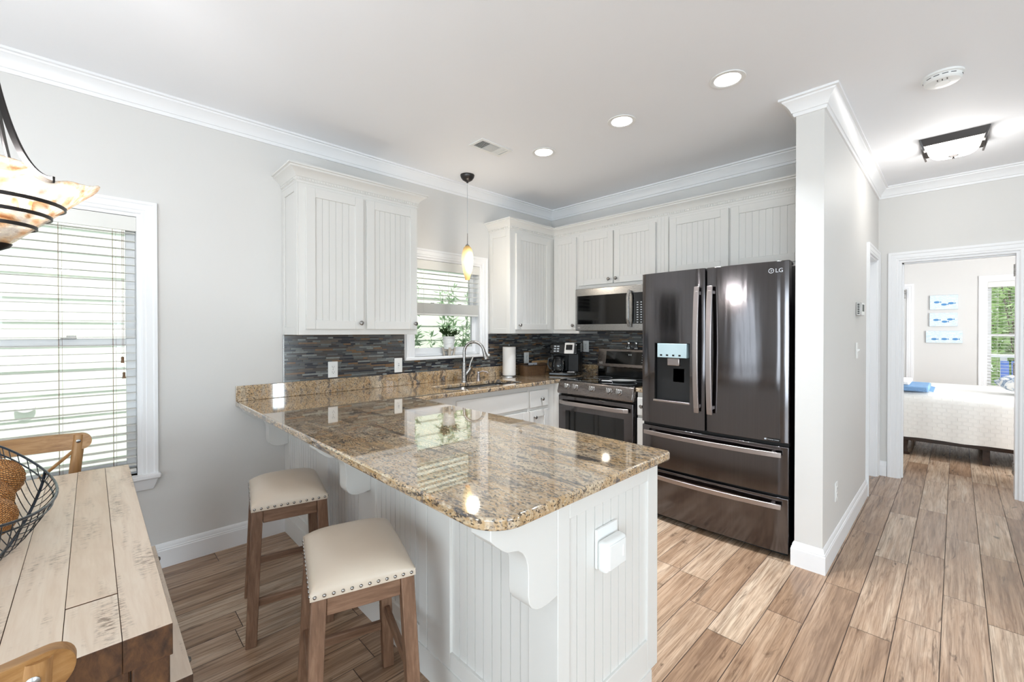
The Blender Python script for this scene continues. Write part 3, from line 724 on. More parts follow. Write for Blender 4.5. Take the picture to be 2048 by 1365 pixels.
bead = MB(); bead_panel(bead, mpWf(XR - .0125), 1.650, 1.742, 1.80, CT, 0, .002, .031); bead.build('filler_strip', M['cab'], c, smooth=0, recalc=False)
cab_door(c, mpWf(XR), 1.180, 1.638, 1.83, 2.275, None); cab_door(c, mpWf(XR), .70, 1.166, 1.83, 2.275, None)
c = thing('cabinet_crown', 'white dentil crown running along the tops of the corner and east-wall cabinets', 'molding', (XR, 2.0, CT))
cornice(c, [(XC - .006, YW - .001), (XC - .006, YC), (XR, YC), (XR, PY1 + .003)], CT - .002)

# base cabinets on the window wall
YB = 2.592
c = thing('base_cabinet', 'white sink base cabinet with a false drawer front under the sink', 'cabinet', (2.3, YB, 0), 'white base cabinets')
MB().box(1.56, 2.712, YB, YW - .001, .10, .70).box(1.56, 2.712, YB, YB + .02, .70, .880).box(1.56, 1.60, YB + .02, YW - .001, .70, .88).box(1.56, 2.712, YB + .06, YW - .01, 0, .10).build('body', M['cab'], c, bevel=.002)
mb = MB(mpSf(YB)); mb.box(1.938, 2.700, 0, .02, .688, .838); mb.build('false_front', M['cab'], c, bevel=.005)
cab_door(c, mpSf(YB), 1.938, 2.310, .125, .662, (2.282, .61), bead=False); cab_door(c, mpSf(YB), 2.328, 2.700, .125, .662, (2.356, .61), bead=False)
c = thing('base_cabinet', 'white base cabinet with a small top drawer beside the range', 'cabinet', (2.88, YB, 0), 'white base cabinets')
MB().box(2.713, 3.060, YB, YW - .001, .10, .880).box(2.713, 3.060, YB + .06, YW - .01, 0, .10).build('body', M['cab'], c, bevel=.002)
d = MB(mpSf(YB)).box(2.728, 2.965, 0, .02, .688, .836).build('drawer', M['cab'], c, bevel=.005); add_knob(d, mpSf(YB), (2.868, .757), .02)
cab_door(c, mpSf(YB), 2.728, 2.965, .125, .660, (2.775, .605), bead=False)
c = thing('base_cabinet', 'sliver of white base cabinet between the range and the refrigerator', 'cabinet', (3.08, 1.69, 0), 'white base cabinets')
MB().box(3.085, XW - .001, 1.640, 1.748, .10, .880).box(3.14, XW - .01, 1.640, 1.748, 0, .10).build('body', M['cab'], c, bevel=.002)
d = MB(mpWf(3.085)).box(1.648, 1.742, 0, .02, .70, .84).build('drawer', M['cab'], c, bevel=.004); add_knob(d, mpWf(3.085), (1.695, .775), .02)
MB(mpWf(3.085)).box(1.648, 1.742, 0, .02, .125, .68).build('door', M['cab'], c, bevel=.004)
c = thing('base_cabinet', 'white corner base cabinet between the sink run and the range', 'cabinet', (3.4, 2.86, 0), 'white base cabinets')
MB().box(3.062, XW - .001, 2.526, YW - .001, .10, .880).box(3.10, XW - .01, 2.56, YW - .01, 0, .10).build('body', M['cab'], c, bevel=.002)

# ------------------------------------------------------------------ peninsula
PW, PS, PE = .950, .790, 1.525
pen = thing('peninsula_cabinet', 'white beadboard peninsula base carrying the granite breakfast bar', 'cabinet', (1.2, 2.0, 0))
MB().box(PW + .004, PE, PS + .004, YW - .001, .10, .880).box(PW + .004, 1.47, PS + .004, YW - .001, 0, .10).build('body', M['cab'], pen, bevel=.002)
mpp = mpWf(PW + .004)
bp = MB(mpp); th = .016; zt, zb = .880, .112
for a, b_ in ((PS, .893), (1.290, 1.440), (1.444, 1.500), (1.870, 2.030), (2.430, 2.603), (2.607, 2.640), (3.085, YW - .002)): bp.box(a, b_, 0, th, zb, zt)
PAN = [(.893, 1.290), (1.500, 1.870), (2.030, 2.430), (2.640, 3.085)]
for a, b_ in PAN: bp.box(a, b_, 0, th, zb, zb + .065).box(a, b_, 0, th, zt - .05, zt)
bpo = bp.build('back_panel', M['cab'], pen, bevel=.002)
for a, b_ in PAN:
    q = MB(); bead_panel(q, mpp, a, b_, zb + .065, zt - .05, 0, .006, .042, .0046, .0055); q.build('beadboard', M['cab'], bpo, smooth=0, recalc=False)
mpe = mpSf(PS + .004)
ep = MB(mpe)
ep.box(PW - .012, .992, 0, th, zb, zt).box(1.447, PE - .005, 0, th, zb, zt).box(.992, 1.447, 0, th, zb, .232).box(.992, 1.447, 0, th, .815, zt)
epo = ep.build('end_panel', M['cab'], pen, bevel=.002)
q = MB(); bead_panel(q, mpe, .992, 1.447, .232, .815, 0, .007, .0455, .0046, .0055); q.build('beadboard', M['cab'], epo, smooth=0, recalc=False)
SK = [(0, 0), (.016, 0), (.016, .085), (.013, .092), (.010, .108), (.005, .114), (0, .114)]
MB().sweep([(1.47, PS - .012), (PW - .012, PS - .012), (PW - .012, YW - .002)][::1], [(d - .004, z) for d, z in SK]).build('plinth', M['cab'], pen, smooth=30)
def corbel(y0, y1):
    x = PW - .0125
    prof = [(0, .880), (-.250, .880), (-.250, .850), (-.236, .836), (-.210, .814), (-.192, .803), (-.172, .799), (-.154, .794), (-.138, .782), (-.126, .764), (-.119, .742), (-.117, .715), (-.118, .660), (-.114, .640), (-.104, .624), (-.088, .613), (-.066, .607), (-.036, .607), (0, .613)]
    m = MB(); A = [m.v(x + p[0], y0, p[1]) for p in prof]; B = [m.v(x + p[0], y1, p[1]) for p in prof]; n = len(prof)
    m.f(A); m.f(B)
    for i in range(n): m.f([A[i], A[(i + 1) % n], B[(i + 1) % n], B[i]])
    m.build('corbel', M['cab'], pen, bevel=.002, smooth=30)
corbel(PS - .010, .856); corbel(1.915, 1.985); corbel(3.100, 3.168)

# countertop with sink cut-out
def arc(cx, cy, r, a0, a1, n=10): return [(cx + r * math.cos(a0 + (a1 - a0) * i / n), cy + r * math.sin(a0 + (a1 - a0) * i / n)) for i in range(n + 1)]
CW, CS, CE2 = .652, .735, 1.545
outl = arc(CW + .10, CS + .10, .10, PI, 1.5 * PI, 12) + arc(CE2 - .02, CS + .02, .02, 1.5 * PI, 2 * PI, 4) + [(1.558, 2.52), (1.565, 2.528), (3.075, 2.545), (3.085, 2.522), (XW - .001, 2.522), (XW - .001, YW - .001), (CW, YW - .001)]
CZ0, CZ1 = .8815, .914
ct = thing('countertop', 'speckled brown granite worktop wrapping from the breakfast bar to the sink run', 'countertop', (1.6, 2.4, CZ1))
top = MB().prism(outl, 'xy', CZ0, CZ1).build('slab', M['granite'], ct, smooth=0)
def rrect(x0, x1, y0, y1, r): return arc(x1 - r, y1 - r, r, 0, PI / 2, 5) + arc(x0 + r, y1 - r, r, PI / 2, PI, 5) + arc(x0 + r, y0 + r, r, PI, 1.5 * PI, 5) + arc(x1 - r, y0 + r, r, 1.5 * PI, 2 * PI, 5)
SX0, SX1, SY0, SY1 = 1.930, 2.690, 2.625, 2.935
ck = MB().prism(rrect(SX0, SX1, SY0, SY1, .05), 'xy', CZ0 - .05, CZ1 + .05); bmesh.ops.translate(ck.bm, vec=-ct.location, verts=ck.bm.verts[:])
cko = ck.build('cutter', M['granite']); cko.parent = ct; bpy.context.view_layer.update(); cut(top, [cko])
bv = top.modifiers.new('edge', 'BEVEL'); bv.width = .007; bv.segments = 3; bv.limit_method = 'ANGLE'; bv.angle_limit = math.radians(50)
top.data.polygons.foreach_set('use_smooth', [True] * len(top.data.polygons)); top.data.set_sharp_from_angle(angle=math.radians(40))
tag(MB().box(CW, XW - .023, YW - .022, YW - .001, CZ1, 1.012).build('granite_upstand', M['granite'], bevel=.003), 'long low granite upstand along the window wall at the back of the worktop', 'backsplash')
tag(MB().box(XW - .022, XW - .001, 2.522, YW - .001, CZ1, 1.012).build('granite_upstand', M['granite'], bevel=.003), 'short low granite upstand between the wall corner and the range', 'backsplash')
ct2 = thing('countertop', 'small strip of granite between the range and the refrigerator', 'countertop', (3.4, 1.69, CZ1))
MB().box(3.058, XW - .001, 1.640, 1.752, CZ0, CZ1).build('slab', M['granite'], ct2, bevel=.006, seg=3)
MB().box(XW - .022, XW - .001, 1.640, 1.752, CZ1, 1.012).build('backsplash', M['granite'], ct2, bevel=.003)

# mosaic tile
def mosaic(name, label, mp, u0, u1, v0, v1, holes, seed):
    rnd = random.Random(seed); mb = MB(mp); bm = mb.bm; tone = bm.loops.layers.float_color.new('tone'); pit = .0122; g = .0016
    cols = ['#4a4d50', '#2b303a', '#222733', '#686c6d', '#858b89', '#959a97', '#555350', '#66605a', '#4f4843', '#706559', '#8a6a4c', '#5a5d5f', '#3a3d42', '#262b34', '#787e7c', '#626664', '#4b4643']
    nrow = int((v1 - v0) / pit)
    for r in range(nrow):
        a = v0 + r * pit; b = a + pit - g; u = u0 - rnd.random() * .1
        while u < u1:
            L = rnd.choice((.035, .055, .075, .10, .125)); segs = [(max(u, u0), min(u + L - g, u1))]
            for (h0, h1, k0, k1) in holes:
                if b > k0 and a < k1:
                    ns_ = []
                    for s0, s1 in segs:
                        if s1 <= h0 or s0 >= h1: ns_.append((s0, s1))
                        else:
                            if s0 < h0: ns_.append((s0, h0))
                            if s1 > h1: ns_.append((h1, s1))
                    segs = ns_
            col = hexc(rnd.choice(cols))
            for s0, s1 in segs:
                if s1 - s0 < .003: continue
                n0 = len(bm.faces); mb.box(s0, s1, .004, .0075 + rnd.random() * .0008, a, b); bm.faces.ensure_lookup_table()
                for f in bm.faces[n0:]:
                    for lp in f.loops: lp[tone] = col
            u += L
    mb.mi = 1
    cells = [(u0, u1)]
    n0 = len(bm.faces)
    us = sorted({u0, u1, *[x for h in holes for x in h[:2] if u0 < x < u1]}); vs = sorted({v0, v1, *[x for h in holes for x in h[2:] if v0 < x < v1]})
    for i in range(len(us) - 1):
        for j in range(len(vs) - 1):
            cu, cv = (us[i] + us[i + 1]) / 2, (vs[j] + vs[j + 1]) / 2
            if any(h[0] < cu < h[1] and h[2] < cv < h[3] for h in holes): continue
            mb.box(us[i], us[i + 1], .0004, .0052, vs[j], vs[j + 1])
    o = mb.build(name, [M['tile'], M['tilegrout']], smooth=0); return tag(o, label, 'backsplash')
mosaic('tile_backsplash', 'thin-strip slate mosaic backsplash along the window wall', mpS(YW), .936, XW - .008, 1.0125, CB - .002, [(W2[0] - .085, W2[1] + .085, 1.112, 1.5)], 3)
mosaic('tile_backsplash', 'thin-strip slate mosaic backsplash behind the range and corner', mpW(XW), 1.640, YW - .009, 1.0125, CB + .02, [(2.56, 3.2, CB - .002, 2)], 4)
tag(MB().box(.928, .9355, YW - .009, YW - .0005, 1.0125, CB - .002).build('tile_edge_strip', M['steel']), 'thin metal edge strip at the left end of the mosaic tile', 'edge trim')

# ------------------------------------------------------------------ sink and tap
sk = thing('kitchen_sink', 'undermount double-bowl steel sink in the granite by the window', 'sink', (2.31, 2.78, CZ0))
def basin(x0, x1):
    m = MB(); R = [rrect(x0, x1, SY0 - .004, SY1 + .004, .045), rrect(x0 + .006, x1 - .006, SY0 + .004, SY1 - .004, .045), rrect(x0 + .02, x1 - .02, SY0 + .016, SY1 - .016, .06)]
    m.loft([[(p[0], p[1], z) for p in r] for r, z in zip(R, (CZ0 - .0005, CZ0 - .16, CZ0 - .17))], cap=False)
    V = [m.v(p[0], p[1], CZ0 - .172) for p in R[2]]; m.f(V)
    o = m.build('basin', M['steel'], sk, smooth=50, recalc=False)
    s = o.modifiers.new('wall', 'SOLIDIFY'); s.thickness = .002; s.offset = 0
    x, y = (x0 + x1) / 2, (SY0 + SY1) / 2
    MB().lathe([(.0001, CZ0 - .1705), (.035, CZ0 - .1705), (.042, CZ0 - .168), (.035, CZ0 - .1665), (.0001, CZ0 - .168)], (x, y, 0), n=20).build('drain', M['chrome'], o)
basin(SX0 - .004, 2.292); basin(2.316, SX1 + .004)
MB().box(2.287, 2.321, SY0, SY1, CZ0 - .022, CZ0 - .001).build('divider', M['steel'], sk, bevel=.008, seg=3)
fc = thing('kitchen_faucet', 'gooseneck pull-down faucet behind the double sink', 'faucet', (2.352, 3.02, CZ1))
fx, fy = 2.352, 3.020
MB().lathe([(.030, CZ1), (.030, CZ1 + .005), (.0265, CZ1 + .012), (.020, CZ1 + .16), (.0175, CZ1 + .172)], (fx, fy, 0), n=24).build('body', M['nickel'], fc)
dx, dy = .62, -.78; Rn = .088; zc = CZ1 + .262
pts = [(fx, fy, CZ1 + .165 + i * .0325) for i in range(3)] + [(fx + dx * Rn * (1 - math.cos(a)), fy + dy * Rn * (1 - math.cos(a)), zc + Rn * math.sin(a)) for a in [PI * .93 * i / 18 for i in range(1, 19)]]
MB().tube(pts, .0128, 14).build('neck', M['nickel'], fc)
e = Vector(pts[-1]); tdir = (Vector(pts[-1]) - Vector(pts[-2])).normalized()
MB().tube([e, e + tdir * .018, e + tdir * .05, e + tdir * .085, e + tdir * .088], [.0145, .0155, .019, .0235, .018], 16).build('spray_head', M['nickel'], fc)
hx, hy = .8, -.45
MB().tube([(fx + hx * .012, fy + hy * .012, CZ1 + .055), (fx + hx * .045, fy + hy * .045, CZ1 + .10), (fx + hx * .058, fy + hy * .058, CZ1 + .125)], [.017, .0185, .016], 14).tube([(fx + hx * .05, fy + hy * .05, CZ1 + .12), (fx + hx * .062, fy + hy * .062, CZ1 + .165), (fx + hx * .085, fy + hy * .085, CZ1 + .215)], [.009, .0075, .0095], 12).build('handle', M['nickel'], fc)
sp = thing('soap_dispenser', 'small dark steel soap pump beside the faucet', 'soap dispenser', (2.515, 3.02, CZ1))
MB().lathe([(.021, CZ1), (.021, CZ1 + .006), (.016, CZ1 + .018), (.015, CZ1 + .045), (.011, CZ1 + .05), (.011, CZ1 + .062), (.017, CZ1 + .066), (.016, CZ1 + .076), (.001, CZ1 + .08)], (2.515, 3.02, 0), n=20).build('base', M['dss2'], sp)
MB().tube([(2.515, 3.02, CZ1 + .068), (2.535, 2.99, CZ1 + .083), (2.558, 2.957, CZ1 + .078), (2.566, 2.945, CZ1 + .066)], [.008, .0075, .006, .005], 10).build('spout', M['dss2'], sp)

# counter things
px_, py_ = 2.94, 3.06
pt = thing('paper_towel_holder', 'steel upright paper towel holder near the corner outlet', 'paper towel holder', (px_, py_, CZ1))
MB().lathe([(.078, CZ1), (.078, CZ1 + .006), (.072, CZ1 + .010), (.0001, CZ1 + .011)], (px_, py_, 0), n=32).build('base', M['steel'], pt)
MB().lathe([(.006, CZ1 + .010), (.006, CZ1 + .300), (.009, CZ1 + .305), (.009, CZ1 + .312), (.001, CZ1 + .316)], (px_, py_, 0), n=12).build('rod', M['steel'], pt)
tag(MB().lathe([(.020, CZ1 + .013), (.064, CZ1 + .013), (.0645, CZ1 + .016), (.0645, CZ1 + .288), (.064, CZ1 + .291), (.020, CZ1 + .291)], (px_, py_, 0), n=40, cap=False).build('paper_towel_roll', M['paper']), 'white roll of paper towels on the upright holder', 'paper towels')
def woven_box(name, label, cx, cy, hx, hy, h, rot, mat):
    """open tapered basket, woven surface"""
    mb = MB(); uvl = mb.bm.loops.layers.uv.new('uv'); n = 48; rows = 14; rings = []
    for k in range(rows + 1):
        q = k / rows; s = .86 + .14 * q; ring = []
        for i in range(n):
            a = 2 * PI * i / n; ex = .42
            x = hx * s * math.copysign(abs(math.cos(a)) ** ex, math.cos(a)); y = hy * s * math.copysign(abs(math.sin(a)) ** ex, math.sin(a))
            b = 1 + .012 * (1 if (i + k) % 2 else -1)
            sag = .010 * abs(math.cos(a)) ** 6 * q
            ring.append((x * b, y * b, h * q + sag))
        rings.append(ring)
    V = [[mb.v(*p) for p in r] for r in rings]
    inner = [[mb.v(p[0] * .95, p[1] * .93, p[2] if k else .006) for p in r] for k, r in enumerate(rings)]
    for k in range(rows):
        for i in range(n):
            for S, fl in ((V, 0), (inner, 1)):
                f = mb.f([S[k][i], S[k][(i + 1) % n], S[k + 1][(i + 1) % n], S[k + 1][i]])
                for lp, uv in zip(f.loops, ((i / n * 3, k / rows * .5), ((i + 1) / n * 3, k / rows * .5), ((i + 1) / n * 3, (k + 1) / rows * .5), (i / n * 3, (k + 1) / rows * .5))): lp[uvl].uv = uv
    for i in range(n): mb.f([V[rows][i], V[rows][(i + 1) % n], inner[rows][(i + 1) % n], inner[rows][i]])
    mb.f(V[0]); mb.f(inner[0]); bmesh.ops.recalc_face_normals(mb.bm, faces=mb.bm.faces[:])
    t = thing(name, label, 'basket', (cx, cy, CZ1)); t.rotation_euler.z = rot
    mb.build('woven_body', mat, t, local=True, recalc=False)
    rim = [(p[0] * .985, p[1] * .985, p[2]) for p in rings[rows]]
    MB().tube(rim, .0055, 8, closed=True).build('rim', mat, t, local=True); return t
woven_box('wicker_basket', 'low brown wicker basket on the counter between paper towels and coffee maker', 3.195, 2.985, .150, .080, .105, math.radians(-10), M['wicker'])
mb = MB().box(-.05, .05, -.001, .001, 0, .085); pk = mb.build('paper_packet', plain('grey_paper', '#8f9297', .6)); pk.location = (3.23, 3.0, CZ1 + .04); pk.rotation_euler = (math.radians(-18), 0, math.radians(-20)); tag(pk, 'small grey paper packet standing up out of the wicker basket', 'packet')
MB().tube([(-.012, -.0016, .045), (.012, -.0016, .07)], .0022, 6).build('tick_mark', M['black'], pk, local=True)
cb = MB().prism(rrect(-.125, .125, 0, .128, .012), 'xz', -.009, .009).build('cutting_board', M['boardwood'], bevel=.004); cb.location = (3.475, 3.122, CZ1 + .002); cb.rotation_euler = (math.radians(-6), 0, 0); tag(cb, 'pale wooden cutting board leaning on the corner backsplash', 'cutting board')
# coffee maker: facing the room diagonal
cf = thing('coffee_maker', 'black two-way coffee maker with glass carafe in the counter corner', 'coffee maker', (3.44, 2.76, CZ1), rot=math.radians(-68))
L_ = dict(local=True)
MB().box(-.145, .145, -.10, .13, 0, .035).build('base', M['blackgloss'], cf, bevel=.010, seg=3, **L_)
MB().box(-.145, .145, .045, .13, .035, .235).box(.03, .145, -.02, .046, .035, .235).build('tower', M['black'], cf, bevel=.010, seg=3, **L_)
MB().hexa([(-.145, -.085, .215), (.145, -.085, .215), (.145, .13, .215), (-.145, .13, .215)], [(-.145, -.055, .318), (.145, -.055, .318), (.145, .125, .325), (-.145, .125, .325)]).build('head', M['blackgloss'], cf, bevel=.012, seg=3, **L_)
MB().hexa([(.018, -.112, .222), (.118, -.112, .222), (.118, -.06, .222), (.018, -.06, .222)], [(.018, -.072, .330), (.118, -.072, .330), (.118, -.03, .330), (.018, -.03, .330)]).build('control_panel', M['keypad'], cf, bevel=.005, **L_)
MB().hexa([(.036, -.1055, .262), (.100, -.1055, .262), (.100, -.10, .262), (.036, -.10, .262)], [(.036, -.0875, .310), (.100, -.0875, .310), (.100, -.08, .310), (.036, -.08, .310)]).build('display', M['blackgloss'], cf, **L_)
for r in range(3):
    for q in range(2):
        x = -.095 + q * .032; z = .238 + r * .024; y = -.0855 + (z - .215) * .29
        MB().box(x, x + .022, y - .004, y + .002, z, z + .013).build('button', M['key'], cf, **L_)
car = MB().lathe([(.062, .040), (.072, .060), (.074, .10), (.066, .145), (.052, .170), (.050, .178)], (-.062, -.025, 0), n=28, cap=False).build('carafe', M['clear'], cf, **L_)
MB().lathe([(.0001, .197), (.030, .196), (.054, .188), (.056, .178), (.0001, .177)], (-.062, -.025, 0), n=24).build('lid', M['black'], car, **L_)
MB().tube([(-.118, -.045, .175), (-.158, -.06, .168), (-.165, -.063, .11), (-.15, -.056, .07), (-.132, -.05, .062)], .008, w=.014, h=.012).build('handle', M['black'], car, **L_)
MB().box(.046, .125, -.095, -.03, .036, .046).build('drip_tray', M['steel'], cf, bevel=.003, **L_)

# wall plates
def outlet(label, mp, u, z, kind='duplex', w=.071, h=.117, out=.0085):
    t = thing('wall_outlet' if kind != 'switch' else 'light_switch', label, 'outlet' if kind != 'switch' else 'switch', mp(u, out, z))
    MB(mp).box(u - w / 2, u + w / 2, out, out + .006, z - h / 2, z + h / 2).build('cover_plate', M['white'], t, bevel=.003)
    if kind == 'duplex':
        for s in (-1, 1):
            f = MB(mp).box(u - .017, u + .017, out + .005, out + .0085, z + s * .0195 - .014, z + s * .0195 + .014).build('receptacle', M['white'], t, bevel=.003)
            zz = z + s * .0195
            MB(mp).box(u - .0075, u - .0055, out + .0084, out + .0089, zz - .003, zz + .007).box(u + .0055, u + .0075, out + .0084, out + .0089, zz - .003, zz + .006).box(u - .0022, u + .0022, out + .0084, out + .0089, zz - .010, zz - .006).build('slot', M['black'], f, smooth=0)
        MB(mp).box(u - .003, u + .003, out + .006, out + .0068, z - .003, z + .003).build('screw', M['nickel'], t, bevel=.001)
    elif kind == 'combo':
        MB(mp).box(u - .0165, u + .0165, out + .005, out + .0085, z - .033, z + .033).build('insert', M['white'], t, bevel=.002)
        MB(mp).box(u - .006, u + .006, out + .0084, out + .010, z - .008, z + .004).box(u - .006, u + .006, out + .0084, out + .010, z + .010, z + .016).box(u - .007, u + .002, out + .0084, out + .0088, z - .022, z - .018).build('toggle', M['key'], t, bevel=.001)
    else:
        MB(mp).hexa([(u - .005, out + .005, z - .012), (u + .005, out + .005, z - .012), (u + .005, out + .005, z + .012), (u - .005, out + .005, z + .012)], [(u - .004, out + .022, z + .004), (u + .004, out + .022, z + .004), (u + .004, out + .020, z + .012), (u - .004, out + .020, z + .012)]).build('toggle', M['white'], t, bevel=.001)
    return t
outlet('white duplex outlet on the mosaic under the hanging wall cabinet', mpS(YW), 1.262, 1.079)
outlet('white switch and outlet plate on the mosaic beside the sink window', mpS(YW), 1.792, 1.081, 'combo')
outlet('white duplex outlet on the mosaic above the wicker basket', mpS(YW), 3.298, 1.076)
outlet('white duplex outlet on the dark mosaic right of the coffee maker', mpW(XW), 2.70, 1.20)
outlet('white duplex outlet low on the hallway partition wall', mpS(PY0), 3.294, .368, out=.0005)
outlet('white toggle light switch on the hallway partition wall', mpS(PY0), 4.06, 1.215, 'switch', out=.0005)
tm = thing('thermostat', 'grey and white thermostat on the hallway partition wall', 'thermostat', (4.10, PY0, 1.525))
MB().box(4.03, 4.19, PY0 - .030, PY0 - .0005, 1.473, 1.573).build('body', M['keypad'], tm, bevel=.005)
MB().box(4.04, 4.18, PY0 - .034, PY0 - .030, 1.478, 1.568).build('face', M['white'], tm, bevel=.002)
MB().box(4.07, 4.15, PY0 - .0355, PY0 - .034, 1.505, 1.556).build('display', M['black'], tm)
g_ = MB()
for k in range(6): g_.box(4.0292, 4.0302, PY0 - .022, PY0 - .010, 1.487 + k * .013, 1.494 + k * .013)
g_.build('vent_slots', M['black'], tm, smooth=0)
oc = thing('outlet_cover', 'white plastic cover box over the outlet on the end of the peninsula', 'outlet cover', (1.18, PS, .675))
ocy = PS - .0035
MB().box(1.126, 1.242, ocy - .010, ocy - .0005, .615, .738).build('back_plate', M['white'], oc, bevel=.002)
MB().box(1.122, 1.240, ocy - .048, ocy - .0105, .612, .708).build('cover', M['white'], oc, bevel=.013, seg=4)
MB().box(1.136, 1.228, ocy - .051, ocy - .046, .622, .698).box(1.208, 1.213, ocy - .054, ocy - .050, .645, .682).build('flap', M['white'], oc, bevel=.0022)

# ------------------------------------------------------------------ refrigerator
FY0, FY1, FM = .682, 1.625, 1.158
fr = thing('refrigerator', 'tall black-stainless french-door refrigerator with two bottom drawers', 'refrigerator', (3.3, 1.154, 0))
MB().box(3.000, 3.66, FY0 + .012, FY1 - .004, .035, 1.755).build('body', M['dss3'], fr, bevel=.004)
for y in (FY0 + .006, FY1 - .10): MB().box(2.990, 3.05, y, y + .094, 1.756, 1.776).build('hinge_cover', M['black'], fr, bevel=.004)
MB().box(2.99, 3.62, FY0 + .02, FY1 - .02, .006, .034).build('toe_grille', M['darkgap'], fr)
def bow(y): t_ = (y - FM) / ((FY1 - FY0) / 2); return 2.916 + .014 * t_ * t_          # gently curved fronts
def fdoor(name, y0, y1, z0, z1, hole=None):
    m = MB(); n = 14; ys = [y0 + (y1 - y0) * i / n for i in range(n + 1)]
    if hole:
        h0, h1, k0, k1 = hole; ys = sorted(set([y for y in ys if abs(y - h0) > .012 and abs(y - h1) > .012] + [h0, h1]))
    rings = []
    pts = [(2.986, y0)] + [(bow(y) + (.007 if i in (0, len(ys) - 1) else 0), y) for i, y in enumerate(ys)] + [(2.986, y1)]
    if not hole: m.prism(pts, 'xy', z0, z1)
    else:
        zs = [z0, k0, k1, z1]; G = [[m.v(bow(y) + (.007 if i in (0, len(ys) - 1) else 0), y, z) for z in zs] for i, y in enumerate(ys)]
        for i in range(len(ys) - 1):
            for j in range(3):
                if j == 1 and ys[i] >= h0 - 1e-6 and ys[i + 1] <= h1 + 1e-6: continue
                m.f([G[i][j], G[i + 1][j], G[i + 1][j + 1], G[i][j + 1]])
        for a in (0, len(ys) - 1):
            V = [m.v(2.986, ys[a], z) for z in zs]
            for j in range(3): m.f([G[a][j], G[a][j + 1], V[j + 1], V[j]])
        for z in (z0, z1): m.prism([(2.986, y0)] + [(bow(y) + (.007 if i in (0, len(ys) - 1) else 0), y) for i, y in enumerate(ys)] + [(2.986, y1)], 'xy', z, z + 1e-4 * (1 if z == z0 else -1))
    return m.build(name, M['dss'], fr, bevel=0 if hole else .004, seg=3, smooth=30)
FZ0, FZ1 = .694, 1.778
rd = fdoor('door', FY0, FM - .006, FZ0, FZ1)
HOLE = (1.262, 1.522, .860, 1.275)
ld = fdoor('door', FM + .006, FY1, FZ0, FZ1, HOLE)
f1 = fdoor('drawer', FY0, FY1, .382, .672)
f2 = fdoor('drawer', FY0, FY1, .040, .366)
MB().box(2.955, 2.999, FY0 + .004, FY1 - .004, .05, 1.76).build('gasket', M['darkgap'], fr)
def fhandle(parent, y):
    pts = [(2.913 - .052 * math.sin(PI * (.10 + .80 * i / 16)) ** .55, y, .815 + (1.655 - .815) * i / 16) for i in range(17)]
    MB().tube(pts, 1, w=.034, h=.015, up=(1, 0, 0)).box(2.873, 2.922, y - .012, y + .012, .845, .868).box(2.873, 2.922, y - .012, y + .012, 1.602, 1.625).build('handle', M['dss2'], parent, bevel=.003)
fhandle(rd, 1.118); fhandle(ld, 1.203)
def dhandle(parent, z):
    pts = [(2.918 - .056 * math.sin(PI * (.07 + .86 * i / 20)) ** .6, .712 + (1.590 - .712) * i / 20, z) for i in range(21)]
    m = MB().tube(pts, 1, h=.030, w=.013, up=(0, 0, 1)); 
    for y in (.76, 1.542): m.box(2.885, 2.925, y - .011, y + .011, z - .010, z + .010)
    m.build('handle', M['dss2'], parent, bevel=.003)
dhandle(f1, .628); dhandle(f2, .322)
h0, h1, k0, k1 = HOLE
dsp = MB(); B_ = 2.985
dsp.box(B_ - .003, B_, h0, h1, k0, k1).box(2.926, B_, h0 - .001, h0 + .004, k0, k1).box(2.926, B_, h1 - .004, h1 + .001, k0, k1).box(2.926, B_, h0, h1, k1 - .004, k1 + .001).box(2.926, B_, h0, h1, k0 - .001, k0 + .006)
do = dsp.build('dispenser_niche', M['black'], ld, smooth=0)
MB().box(2.904, 2.93, h0 - .002, h1 + .002, k0 - .004, k0 + .010).build('drip_tray', M['dss2'], do, bevel=.003)
MB().hexa([(2.908, h0 + .020, 1.172), (2.908, h1 - .028, 1.172), (2.960, h1 - .028, 1.172), (2.960, h0 + .020, 1.172)], [(2.908, h0 + .020, 1.272), (2.908, h1 - .028, 1.272), (2.960, h1 - .028, 1.272), (2.960, h0 + .020, 1.272)]).build('display', M['dispglass'], do, bevel=.003)
MB().box(2.93, 2.97, h0 + .08, h1 - .09, 1.115, 1.172).build('spout', M['dss2'], do, bevel=.006)
MB().box(2.955, 2.966, h0 + .05, h1 - .12, .995, 1.10).build('paddle', M['dss3'], do, bevel=.008)
MB().hexa([(2.962, h0 + .015, k0 + .01), (2.962, h1 - .09, k0 + .01), (2.981, h1 - .09, k0 + .01), (2.981, h0 + .015, k0 + .01)], [(2.979, h0 + .03, 1.13), (2.979, h1 - .10, 1.13), (2.981, h1 - .10, 1.13), (2.981, h0 + .03, 1.13)]).build('back_plate', M['dss'], do)
ic = MB()
for q in (.06, .105, .15, .195): ic.box(2.9072, 2.9082, h0 + q, h0 + q + .016, 1.184, 1.195)
ic.build('touch_icon', M['dss3'], do, smooth=0)
